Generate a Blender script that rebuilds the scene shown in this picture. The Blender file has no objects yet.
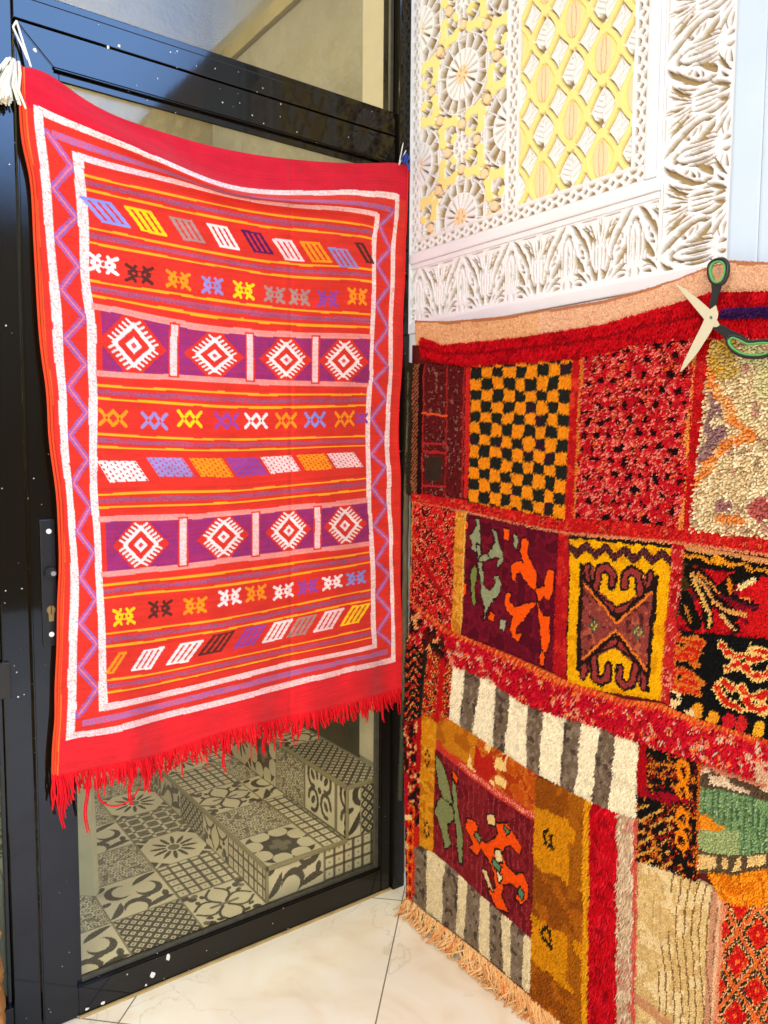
import bpy, math, random
import numpy as np
from mathutils import Vector
PI=math.pi
rng=np.random.default_rng(7); random.seed(7)
scene=bpy.context.scene
COL=scene.collection

# ------------------------------------------------------------------ camera
FPX=772.731
_y,_p,_r=[math.radians(a) for a in (53.4336,4.623,0.416)]
FW=np.array([math.cos(_y)*math.cos(_p),math.sin(_y)*math.cos(_p),-math.sin(_p)])
_rt=np.array([math.sin(_y),-math.cos(_y),0.]); _up=np.cross(_rt,FW)
RT=_rt*math.cos(_r)+_up*math.sin(_r); UP=-_rt*math.sin(_r)+_up*math.cos(_r)
CAM=np.array([-1.427,-1.815,1.35])
def ray(x,y):
    x=np.asarray(x,float); y=np.asarray(y,float)
    return FW*FPX+RT*(x-384)[...,None]-UP*(y-512)[...,None]
def on_left(x,y,Y=0.):            # measured point on a plane parallel to the glazed front
    q=ray(x,y); return CAM+q*((np.asarray(Y)-CAM[1])/q[...,1])[...,None]
def on_right(x,y,X=0.):           # measured point on a plane parallel to the carved wall
    q=ray(x,y); return CAM+q*((np.asarray(X)-CAM[0])/q[...,0])[...,None]
def on_floor(x,y,Z=0.):
    q=ray(x,y); return CAM+q*((np.asarray(Z)-CAM[2])/q[...,2])[...,None]
cam=bpy.data.cameras.new('camera'); camo=bpy.data.objects.new('camera',cam); COL.objects.link(camo)
cam.sensor_fit='HORIZONTAL'; cam.sensor_width=36; cam.lens=36*FPX/768; cam.clip_start=.05
from mathutils import Matrix
M3=Matrix((RT,UP,-FW)).transposed()
camo.matrix_world=Matrix.Translation(Vector(CAM))@M3.to_4x4()
scene.camera=camo

# ------------------------------------------------------------------ colour + materials
def lin(c):
    a=np.asarray(c,float)/255.
    return np.where(a<=.04045,a/12.92,((a+.055)/1.055)**2.4)
def mat(name,col=None,rough=.6,spec=.3,attr=False,metal=0.,bump=None,noise=None,coat=0.):
    m=bpy.data.materials.new(name); m.use_nodes=True; nt=m.node_tree; b=nt.nodes['Principled BSDF']
    b.inputs['Roughness'].default_value=rough; b.inputs['Specular IOR Level'].default_value=spec
    b.inputs['Metallic'].default_value=metal; b.inputs['Coat Weight'].default_value=coat
    L=nt.links; src=None
    if attr:
        a=nt.nodes.new('ShaderNodeAttribute'); a.attribute_name='Col'; src=a.outputs['Color']
    if col is not None: b.inputs['Base Color'].default_value=(*lin(col),1)
    tc=nt.nodes.new('ShaderNodeTexCoord')
    if noise:                                   # (scale, amount): gentle variation of the thing's own colour
        n=nt.nodes.new('ShaderNodeTexNoise'); n.inputs['Scale'].default_value=noise[0]; n.inputs['Detail'].default_value=5
        L.new(tc.outputs['Object'],n.inputs['Vector'])
        mr=nt.nodes.new('ShaderNodeMapRange'); mr.inputs[1].default_value=.3; mr.inputs[2].default_value=.7
        mr.inputs[3].default_value=1-noise[1]; mr.inputs[4].default_value=1+noise[1]*.6
        L.new(n.outputs['Fac'],mr.inputs[0])
        mx=nt.nodes.new('ShaderNodeMix'); mx.data_type='RGBA'; mx.blend_type='MULTIPLY'; mx.inputs[0].default_value=1
        if src: L.new(src,mx.inputs[6])
        else: mx.inputs[6].default_value=(*lin(col),1)
        L.new(mr.outputs[0],mx.inputs[7]); src=mx.outputs[2]
    if src: L.new(src,b.inputs['Base Color'])
    if bump:                                    # (scale, strength, distance)
        n=nt.nodes.new('ShaderNodeTexNoise'); n.inputs['Scale'].default_value=bump[0]; n.inputs['Detail'].default_value=4
        L.new(tc.outputs['Object'],n.inputs['Vector'])
        bp=nt.nodes.new('ShaderNodeBump'); bp.inputs['Strength'].default_value=bump[1]; bp.inputs['Distance'].default_value=bump[2]
        L.new(n.outputs['Fac'],bp.inputs['Height']); L.new(bp.outputs[0],b.inputs['Normal'])
    return m

def speck_black():
    """black gloss paint with white splashes"""
    m=mat('black_gloss_paint',(20,16,10),.06,.36,bump=(30,.03,.002)); nt=m.node_tree; L=nt.links; b=nt.nodes['Principled BSDF']
    tc=nt.nodes.new('ShaderNodeTexCoord')
    v=nt.nodes.new('ShaderNodeTexVoronoi'); v.inputs['Scale'].default_value=62; L.new(tc.outputs['Object'],v.inputs['Vector'])
    lt=nt.nodes.new('ShaderNodeMath'); lt.operation='LESS_THAN'; L.new(v.outputs['Distance'],lt.inputs[0])
    sp=nt.nodes.new('ShaderNodeSeparateColor'); L.new(v.outputs['Color'],sp.inputs[0])
    mm=nt.nodes.new('ShaderNodeMapRange'); L.new(sp.outputs[0],mm.inputs[0]); mm.inputs[1].default_value=.35; mm.inputs[2].default_value=1; mm.inputs[3].default_value=0; mm.inputs[4].default_value=.115
    L.new(mm.outputs[0],lt.inputs[1])
    n=nt.nodes.new('ShaderNodeTexNoise'); n.inputs['Scale'].default_value=3; L.new(tc.outputs['Object'],n.inputs['Vector'])
    gt=nt.nodes.new('ShaderNodeMath'); gt.operation='GREATER_THAN'; L.new(n.outputs['Fac'],gt.inputs[0]); gt.inputs[1].default_value=.48
    mu=nt.nodes.new('ShaderNodeMath'); mu.operation='MULTIPLY'; L.new(lt.outputs[0],mu.inputs[0]); L.new(gt.outputs[0],mu.inputs[1])
    mx=nt.nodes.new('ShaderNodeMix'); mx.data_type='RGBA'; mx.inputs[6].default_value=(*lin((20,16,10)),1); mx.inputs[7].default_value=(*lin((205,200,190)),1)
    L.new(mu.outputs[0],mx.inputs[0]); L.new(mx.outputs[2],b.inputs['Base Color'])
    return m
def glass_mat(name,dust=.05,tint=(.9,.93,.9),dustcol=(200,200,185)):
    m=bpy.data.materials.new(name); m.use_nodes=True; nt=m.node_tree; L=nt.links
    for n in list(nt.nodes): nt.nodes.remove(n)
    out=nt.nodes.new('ShaderNodeOutputMaterial'); tr=nt.nodes.new('ShaderNodeBsdfTransparent'); tr.inputs[0].default_value=(*tint,1)
    gl=nt.nodes.new('ShaderNodeBsdfGlossy'); gl.inputs['Roughness'].default_value=.03
    lw=nt.nodes.new('ShaderNodeLayerWeight'); pw=nt.nodes.new('ShaderNodeMath'); pw.operation='POWER'; L.new(lw.outputs['Facing'],pw.inputs[0]); pw.inputs[1].default_value=5
    fr=nt.nodes.new('ShaderNodeMath'); fr.operation='MULTIPLY_ADD'; L.new(pw.outputs[0],fr.inputs[0]); fr.inputs[1].default_value=.94; fr.inputs[2].default_value=.022
    m1=nt.nodes.new('ShaderNodeMixShader'); L.new(fr.outputs[0],m1.inputs[0]); L.new(tr.outputs[0],m1.inputs[1]); L.new(gl.outputs[0],m1.inputs[2])
    df=nt.nodes.new('ShaderNodeBsdfDiffuse'); df.inputs[0].default_value=(*lin(dustcol),1)
    m2=nt.nodes.new('ShaderNodeMixShader'); m2.inputs[0].default_value=dust
    if dust:
        tc=nt.nodes.new('ShaderNodeTexCoord'); n=nt.nodes.new('ShaderNodeTexNoise'); n.inputs['Scale'].default_value=5; n.inputs['Detail'].default_value=6
        L.new(tc.outputs['Object'],n.inputs['Vector'])
        mr=nt.nodes.new('ShaderNodeMapRange'); mr.inputs[1].default_value=.3; mr.inputs[2].default_value=.75; mr.inputs[3].default_value=dust*.5; mr.inputs[4].default_value=dust*1.5
        L.new(n.outputs['Fac'],mr.inputs[0]); L.new(mr.outputs[0],m2.inputs[0])
    L.new(m1.outputs[0],m2.inputs[1]); L.new(df.outputs[0],m2.inputs[2]); L.new(m2.outputs[0],out.inputs[0])
    return m

# ------------------------------------------------------------------ object helpers
def link(name,me,m,parent=None):
    o=bpy.data.objects.new(name,me); COL.objects.link(o)
    if m: me.materials.append(m)
    if parent: o.parent=parent
    return o
def raw_mesh(V,F,col=None,smooth=False):
    """V (n,3); F list of index arrays (k,4)/(k,3)"""
    me=bpy.data.meshes.new('m'); V=np.asarray(V,np.float32)
    me.vertices.add(len(V)); me.vertices.foreach_set('co',V.ravel())
    Fs=[np.asarray(f,np.int32) for f in (F if isinstance(F,list) else [F]) if len(f)]
    nl=sum(f.size for f in Fs); nf=sum(len(f) for f in Fs)
    me.loops.add(nl); me.polygons.add(nf)
    me.loops.foreach_set('vertex_index',np.concatenate([f.ravel() for f in Fs]))
    tot=np.concatenate([np.full(len(f),f.shape[1],np.int32) for f in Fs]); st=np.concatenate([[0],np.cumsum(tot)[:-1]]).astype(np.int32)
    me.polygons.foreach_set('loop_start',st); me.polygons.foreach_set('loop_total',tot)
    if smooth: me.polygons.foreach_set('use_smooth',np.ones(nf,bool))
    if col is not None:
        a=me.attributes.new('Col','FLOAT_COLOR','POINT'); c=np.ones((len(V),4),np.float32); c[:,:3]=col; a.data.foreach_set('color',c.ravel())
    me.update(calc_edges=True); me.validate()
    return me
def grid_faces(ny,nx,off=0,flip=False):
    i=np.arange(ny*nx).reshape(ny,nx)+off
    q=np.stack([i[:-1,:-1],i[:-1,1:],i[1:,1:],i[1:,:-1]],-1).reshape(-1,4)
    return q[:,::-1] if flip else q
def sheet(P,col=None,back=None,flip=False,bk=24):
    """grid surface (ny,nx,3); back=(dx,dy,dz): coarse copy shifted by it plus side walls, so the sheet is a solid"""
    ny,nx,_=P.shape; V=P.reshape(-1,3); F=[grid_faces(ny,nx,0,flip)]; C=None if col is None else col.reshape(-1,3)
    if back is not None:
        i=np.arange(ny*nx).reshape(ny,nx)
        ring=np.concatenate([i[0,:],i[1:,-1],i[-1,-2::-1],i[-2:0:-1,0]])
        B=V[ring]+np.asarray(back); o=len(V); k=np.arange(len(ring)); k2=(k+1)%len(ring)
        F.append(np.stack([ring[k],o+k,o+k2,ring[k2]],-1) if not flip else np.stack([ring[k],ring[k2],o+k2,o+k],-1))
        sy,sx=max(1,ny//bk),max(1,nx//bk)
        iy=np.unique(np.r_[np.arange(0,ny,sy),ny-1]); ix=np.unique(np.r_[np.arange(0,nx,sx),nx-1])
        G=P[np.ix_(iy,ix)].reshape(-1,3)+np.asarray(back); o2=o+len(B)
        F.append(grid_faces(len(iy),len(ix),o2,not flip))
        if C is not None:
            C=np.concatenate([C,C[ring],col[np.ix_(iy,ix)].reshape(-1,3)])
        V=np.concatenate([V,B,G])
    return V,F,C
def empty(name,loc=(0,0,0)):
    o=bpy.data.objects.new(name,None); COL.objects.link(o); o.location=loc; o.empty_display_size=.05
    return o
def tag(o,label=None,cat=None,group=None,kind=None):
    if label: o['label']=label
    if cat: o['category']=cat
    if group: o['group']=group
    if kind: o['kind']=kind
    return o
def keep(o,parent):                # parent without moving
    o.parent=parent; o.matrix_parent_inverse=Matrix.Translation(-Vector(parent.location)); return o
def box_vf(x0,x1,y0,y1,z0,z1,b=.002):
    """bevelled box"""
    import bmesh
    bm=bmesh.new(); r=bmesh.ops.create_cube(bm,size=1)
    for v in bm.verts:
        v.co=Vector(((x0+x1)/2+v.co.x*(x1-x0),(y0+y1)/2+v.co.y*(y1-y0),(z0+z1)/2+v.co.z*(z1-z0)))
    if b>0: bmesh.ops.bevel(bm,geom=bm.edges[:],offset=min(b,.45*min(x1-x0,y1-y0,z1-z0)),segments=2,affect='EDGES',profile=.6)
    return bm
def box(name,x0,x1,y0,y1,z0,z1,m,parent=None,b=.002):
    bm=box_vf(x0,x1,y0,y1,z0,z1,b); me=bpy.data.meshes.new(name); bm.to_mesh(me); bm.free()
    o=link(name,me,m)
    if parent: keep(o,parent)
    return o
def tubes(lines,rad,k=5,taper=None):
    """list of polylines -> V,F,index of line"""
    V=[];F=[];ID=[];T=[];o=0
    for li,p in enumerate(lines):
        p=np.asarray(p,float); n=len(p); t=np.gradient(p,axis=0); t/=np.linalg.norm(t,axis=1)[:,None]+1e-12
        a=np.where(np.abs(t[:,2:3])<.9,np.array([[0,0,1.]]),np.array([[1.,0,0]])); u=np.cross(t,a); u/=np.linalg.norm(u,axis=1)[:,None]; v=np.cross(t,u)
        r=(rad[li] if np.ndim(rad) else rad)*np.ones(n)
        if taper is not None: r=r*np.interp(np.linspace(0,1,n),np.linspace(0,1,len(taper)),taper)
        an=np.arange(k)*2*PI/k
        ring=p[:,None]+r[:,None,None]*(np.cos(an)[None,:,None]*u[:,None]+np.sin(an)[None,:,None]*v[:,None])
        V.append(ring.reshape(-1,3)); i=np.arange(n*k).reshape(n,k)+o; j=np.roll(i,-1,1)
        F.append(np.stack([i[:-1],j[:-1],j[1:],i[1:]],-1).reshape(-1,4)); ID.append(np.full(n*k,li)); T.append(np.repeat(np.linspace(0,1,n),k)); o+=n*k
    return np.concatenate(V),np.concatenate(F),np.concatenate(ID),np.concatenate(T)
def prism(name,poly2,fn,th,m,parent,b=.0008):
    """poly2 outline -> solid: fn maps (p, depth) to 3-D"""
    import bmesh
    bm=bmesh.new(); f=[bm.verts.new(fn(p,0)) for p in poly2]; bk=[bm.verts.new(fn(p,th)) for p in poly2]
    bm.faces.new(f); bm.faces.new(bk[::-1]); n=len(f)
    for i in range(n): bm.faces.new((f[i],bk[i],bk[(i+1)%n],f[(i+1)%n]))
    bmesh.ops.recalc_face_normals(bm,faces=bm.faces[:])
    if b: bmesh.ops.bevel(bm,geom=[e for e in bm.edges],offset=b,segments=2,affect='EDGES')
    me=bpy.data.meshes.new(name); bm.to_mesh(me); bm.free(); o=link(name,me,m)
    if parent: keep(o,parent)
    return o

# ------------------------------------------------------------------ drawing patterns on metre grids
def vnoise(X,Y,s,seed=0):
    """smooth value noise, wavelength s"""
    r=np.random.default_rng(seed); T=r.random((64,64))
    a=np.asarray(X)/s+37.3; b=np.asarray(Y)/s+11.7; i=np.floor(a).astype(int); j=np.floor(b).astype(int); f=a-i; g=b-j
    f=f*f*(3-2*f); g=g*g*(3-2*g); i0=i%64;i1=(i+1)%64;j0=j%64;j1=(j+1)%64
    return (T[i0,j0]*(1-f)+T[i1,j0]*f)*(1-g)+(T[i0,j1]*(1-f)+T[i1,j1]*f)*g
class Canvas:
    def __init__(s,W,H,res,bg,warp=0.,wl=.03,seed=0):
        s.nx=max(3,int(round(W/res))+1); s.ny=max(3,int(round(H/res))+1); s.W=W; s.H=H
        s.x0,s.y0=np.meshgrid(np.linspace(0,W,s.nx),np.linspace(0,H,s.ny)); s.x,s.y=s.x0,s.y0
        if warp:
            s.x=s.x0+warp*(vnoise(s.x0,s.y0,wl,seed)-.5)*2; s.y=s.y0+warp*(vnoise(s.x0,s.y0,wl,seed+1)-.5)*2
        s.c=np.empty((s.ny,s.nx,3)); s.c[:]=bg; s.h=np.zeros((s.ny,s.nx))
    def put(s,mask,col): s.c[mask]=col
    def dist(s,pts,closed=False):
        pts=[np.asarray(p,float) for p in pts]
        if closed: pts=pts+[pts[0]]
        d=np.full(s.x.shape,9.)
        for a,b in zip(pts[:-1],pts[1:]):
            e=b-a; t=np.clip(((s.x-a[0])*e[0]+(s.y-a[1])*e[1])/(e@e+1e-12),0,1)
            d=np.minimum(d,np.hypot(s.x-a[0]-t*e[0],s.y-a[1]-t*e[1]))
        return d
    def stroke(s,pts,w,col,closed=False): s.put(s.dist(pts,closed)<w/2,col)
    def inside(s,pts):
        m=np.zeros(s.x.shape,bool); n=len(pts)
        for i in range(n):
            (xa,ya),(xb,yb)=pts[i],pts[(i+1)%n]
            if ya==yb: continue
            m^=((ya>s.y)!=(yb>s.y))&(s.x<(xb-xa)*(s.y-ya)/(yb-ya)+xa)
        return m
    def poly(s,pts,col): s.put(s.inside(pts),col)
    def ell(s,cx,cy,rx,ry,col,rot=0.):
        c,n=math.cos(rot),math.sin(rot); a=(s.x-cx)*c+(s.y-cy)*n; b=-(s.x-cx)*n+(s.y-cy)*c
        m=(a/rx)**2+(b/ry)**2<1
        if col is not None: s.put(m,col)
        return m
    def lens(s,p0,p1,p2,w,pw=.8,n=24):
        """mask of a tapering curved cut"""
        t=np.linspace(0,1,n); P=[(1-a)**2*np.array(p0)+2*a*(1-a)*np.array(p1)+a*a*np.array(p2) for a in t]
        m=np.zeros(s.x.shape,bool); lo=np.min(P,0)-w; hi=np.max(P,0)+w
        ys,xs=np.where((s.x>lo[0])&(s.x<hi[0])&(s.y>lo[1])&(s.y<hi[1]))
        if len(ys)==0: return m
        X=s.x[ys,xs];Y=s.y[ys,xs]; mm=np.zeros(len(ys),bool)
        for a,p in zip(t,P): mm|=np.hypot(X-p[0],Y-p[1])<max(1e-5,w/2*math.sin(PI*min(max(a,.03),.97))**pw)
        m[ys,xs]=mm; return m
def spline_matrix(keys,q):
    """natural cubic spline interpolation weights, q x keys"""
    k=np.asarray(keys,float); n=len(k); h=np.diff(k); A=np.zeros((n,n)); B=np.zeros((n,n)); A[0,0]=A[-1,-1]=1
    for i in range(1,n-1):
        A[i,i-1]=h[i-1];A[i,i]=2*(h[i-1]+h[i]);A[i,i+1]=h[i]
        B[i,i-1]=6/h[i-1];B[i,i]=-6/h[i-1]-6/h[i];B[i,i+1]=6/h[i]
    S=np.linalg.solve(A,B); j=np.clip(np.searchsorted(k,q)-1,0,n-2); W=np.zeros((len(q),n)); r=np.arange(len(q)); hh=h[j]
    a=(k[j+1]-q)/hh; b=(q-k[j])/hh
    W[r,j]+=a; W[r,j+1]+=b
    W+=((a**3-a)*hh*hh/6)[:,None]*S[j]+((b**3-b)*hh*hh/6)[:,None]*S[j+1]
    return W
# ================================================================== MATERIALS
M_black=speck_black()
M_steel=mat('worn_steel',(170,165,155),.35,.5,metal=.9)
M_brass=mat('aged_brass',(150,125,80),.4,.5,metal=.8)
M_blackplain=mat('black_plastic',(14,14,15),.35,.5)
M_whitepaint=mat('white_gloss_paint',(229,230,237),.45,.4,noise=(6,.04),bump=(25,.15,.003))
M_bluewhite=mat('sky_tinted_white_paint',(196,214,236),.4,.4,noise=(5,.05),bump=(12,.15,.003))  # pilaster white with the sky's blue light put into its colour
M_carve=mat('carved_painted_wood',None,.55,.3,attr=True)
M_plaster=mat('pale_plaster',(214,208,196),.8,.2,noise=(4,.1),bump=(14,.5,.02))
M_stucco=mat('grey_stucco',(158,156,146),.85,.2,noise=(3,.22),bump=(11,.9,.03))
M_olive=mat('ochre_stucco',(166,156,124),.85,.2,noise=(3.5,.25),bump=(10,.9,.03))
M_tile=mat('cement_tile',None,.4,.4,attr=True,noise=(9,.1))
M_glass=glass_mat('dusty_glass',.022,(.95,.93,.84),(206,196,166))
M_glass2=glass_mat('clear_side_glass',.04,(.55,.6,.52))
M_bead=mat('sealant_bead',(74,70,58),.4,.4,noise=(60,.3))
M_plank=mat('cream_plank',(252,244,200),.7,.2,noise=(12,.1))

# ================================================================== FLOOR (cream marble laid on the diagonal)
def marble():
    m=mat('cream_marble',(240,229,208),.28,.4); nt=m.node_tree; L=nt.links; b=nt.nodes['Principled BSDF']
    g=nt.nodes.new('ShaderNodeNewGeometry'); 
    n=nt.nodes.new('ShaderNodeTexNoise'); n.inputs['Scale'].default_value=5; n.inputs['Detail'].default_value=9; n.inputs['Distortion'].default_value=1.2; L.new(g.outputs['Position'],n.inputs['Vector'])
    r=nt.nodes.new('ShaderNodeValToRGB'); L.new(n.outputs['Fac'],r.inputs[0])
    e=r.color_ramp.elements; e[0].position=.3; e[0].color=(*lin((240,222,188)),1); e[1].position=.62; e[1].color=(*lin((253,243,216)),1)
    k=r.color_ramp.elements.new(.46); k.color=(*lin((250,236,204)),1)
    # thin veins
    n2=nt.nodes.new('ShaderNodeTexNoise'); n2.inputs['Scale'].default_value=3.1; n2.inputs['Detail'].default_value=7; n2.inputs['Distortion'].default_value=.7; L.new(g.outputs['Position'],n2.inputs['Vector'])
    ab=nt.nodes.new('ShaderNodeMath'); ab.operation='SUBTRACT'; L.new(n2.outputs['Fac'],ab.inputs[0]); ab.inputs[1].default_value=.53
    a2=nt.nodes.new('ShaderNodeMath'); a2.operation='ABSOLUTE'; L.new(ab.outputs[0],a2.inputs[0])
    mr=nt.nodes.new('ShaderNodeMapRange'); L.new(a2.outputs[0],mr.inputs[0]); mr.inputs[1].default_value=0; mr.inputs[2].default_value=.006; mr.inputs[3].default_value=.35; mr.inputs[4].default_value=0
    mx=nt.nodes.new('ShaderNodeMix'); mx.data_type='RGBA'; L.new(mr.outputs[0],mx.inputs[0]); L.new(r.outputs[0],mx.inputs[6]); mx.inputs[7].default_value=(*lin((196,176,146)),1)
    # joints: lines X-Y = c and X+Y = c
    sx=nt.nodes.new('ShaderNodeSeparateXYZ'); L.new(g.outputs['Position'],sx.inputs[0])
    def joint(op,off,per):
        d=nt.nodes.new('ShaderNodeMath'); d.operation=op; L.new(sx.outputs[0],d.inputs[0]); L.new(sx.outputs[1],d.inputs[1])
        o=nt.nodes.new('ShaderNodeMath'); o.operation='ADD'; L.new(d.outputs[0],o.inputs[0]); o.inputs[1].default_value=-off+50*per+per/2
        f=nt.nodes.new('ShaderNodeMath'); f.operation='MODULO'; L.new(o.outputs[0],f.inputs[0]); f.inputs[1].default_value=per
        s=nt.nodes.new('ShaderNodeMath'); s.operation='SUBTRACT'; L.new(f.outputs[0],s.inputs[0]); s.inputs[1].default_value=per/2
        t=nt.nodes.new('ShaderNodeMath'); t.operation='ABSOLUTE'; L.new(s.outputs[0],t.inputs[0])
        l=nt.nodes.new('ShaderNodeMath'); l.operation='LESS_THAN'; L.new(t.outputs[0],l.inputs[0]); l.inputs[1].default_value=.0024
        return l
    j1=joint('SUBTRACT',.0157,.846); j2=joint('ADD',-.97,.846)
    mxm=nt.nodes.new('ShaderNodeMath'); mxm.operation='MAXIMUM'; L.new(j1.outputs[0],mxm.inputs[0]); L.new(j2.outputs[0],mxm.inputs[1])
    mj=nt.nodes.new('ShaderNodeMix'); mj.data_type='RGBA'; L.new(mxm.outputs[0],mj.inputs[0]); L.new(mx.outputs[2],mj.inputs[6]); mj.inputs[7].default_value=(*lin((128,112,90)),1)
    L.new(mj.outputs[2],b.inputs['Base Color'])
    return m
tag(box('floor',-5,.3,-5,.045,-.06,0,marble(),b=0),kind='structure')

# ================================================================== LEFT: GLAZED BLACK FRONT
def left_poly(name,pts,y0,y1,m,parent,b=.003):
    return prism(name,pts,lambda p,d:Vector((p[0],y0+d,p[1])),y1-y0,m,parent,b)
door=tag(empty('door_1',(-.55,0,0)),kind='structure')
left_poly('stile',[(-1.048,.002),(-.972,.002),(-.972,2.16),(-1.048,2.236)],0,.045,M_black,door)
left_poly('stile',[(-.083,.002),(-.047,.002),(-.047,2.236),(-.083,2.16)],0,.045,M_black,door)
left_poly('top_rail',[(-1.048,2.237),(-.972,2.161),(-.083,2.161),(-.047,2.237)],0,.045,M_black,door)
left_poly('bottom_rail',[(-.972,.002),(-.083,.002),(-.083,.077),(-.972,.077)],0,.045,M_black,door)
for a in ((-.972,-.958,.077,2.16),(-.097,-.083,.077,2.16),(-.958,-.097,2.143,2.16),(-.958,-.097,.077,.088)):
    tag(box('glazing_bead',a[0],a[1],.014,.022,a[2],a[3],M_black if a[3]>.2 and a[0]<-.2 else M_bead,door,.001))
tag(box('pane',-.968,-.087,.024,.030,.08,2.15,M_glass,door,0),'dusty clear glass')
lock=box('lock_plate',-1.027,-.995,-.004,.0005,.905,1.19,M_blackplain,door,.0015)
def disc(name,x,z,r,y0,y1,m,parent,n=20,b=.0008):
    return prism(name,[(x+r*math.cos(2*PI*k/n),z+r*math.sin(2*PI*k/n)) for k in range(n)],lambda p,d:Vector((p[0],y0+d,p[1])),y1-y0,m,parent,b)
def sub(o,par,door=door):          # part of a part
    o.parent=par; o.matrix_parent_inverse=Matrix.Translation(-Vector(door.location)); return o
for z in (1.164,.932): disc('screw',-1.009,z,.0058,-.0075,-.004,mat('screw_head',(225,222,215),.4,.4),door)
disc('spindle_ring',-1.009,1.072,.0125,-.016,-.004,M_blackplain,door); disc('spindle_nut',-1.005,1.071,.006,-.022,-.016,M_steel,door,6)
kh=[(-1.009+.0095*math.cos(a),.988+.0095*math.sin(a)) for a in np.linspace(-.9,PI+.9,18)]+[(-1.0145,.962),(-1.0035,.962)]
prism('key_cylinder',kh,lambda p,d:Vector((p[0],-.009+d,p[1])),.006,M_brass,door,.001)
box('keyway',-1.0098,-1.0082,-.0105,-.009,.978,.996,M_blackplain,door,0)

M_splash=mat('white_paint_splash',(226,222,210),.5,.3)
def splash(px,py,r,el=1.,yy=-.0006):
    q=on_left(px,py,0.); pts=[(q[0]+r*(.7+.5*random.random())*math.cos(t),q[2]+r*el*(.7+.5*random.random())*math.sin(t)) for t in np.linspace(0,2*PI,11)[:-1]]
    prism('paint_splash',pts,lambda p,d:Vector((p[0],yy+d,p[1])),.002,M_splash,door,.0003)
for q in ((168,957,.006,1.6),(152.5,975,.0065,1.4),(103,1003,.005,.8),(87,1009,.005,.6),(146,985,.003,1),(35,50,.004,1.2),(108,47,.0035,1.3),(119,46,.003,1.4)): splash(*q)
box('sealant_line',-.97,-.05,-.007,.0,.0005,.006,mat('yellowed_sealant',(186,160,104),.7,.2,noise=(30,.2)),door,.001)
jamb=tag(box('trim_1',-1.11,-1.052,.0,.07,.0,3.05,M_black,b=.003),kind='structure')
keep(box('strike_box',-1.128,-1.0965,-.012,.0005,.805,.884,mat('brown_black_metal',(34,28,22),.35,.4),None,.002),jamb)
tag(box('trim_2',-.0445,-.0005,-.0115,.07,0,3.05,M_black,b=.004),kind='structure')
tr=tag(empty('window_1',(-.55,.02,2.24)),kind='structure')
box('sill_bar',-1.05,-.0465,0.001,.055,2.241,2.288,M_black,tr,.002)
box('head_bar',-1.05,-.0465,0.005,.055,2.2885,2.306,M_black,tr,.002)
box('pane',-1.04,-.047,.026,.032,2.306,3.05,M_glass,tr,0)
box('glazing_bead',-.058,-.0465,.016,.026,2.306,3.05,M_bead,tr,.001)
sw=tag(empty('window_2',(-1.4,.02,0)),kind='structure')
box('pane',-1.9,-1.118,.026,.032,.09,3.05,M_glass2,sw,0)
box('glazing_bead',-1.119,-1.1105,.012,.024,.09,3.05,M_black,sw,.001)
box('bottom_rail',-1.9,-1.1105,.0,.05,.002,.09,M_black,sw,.002)

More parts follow.
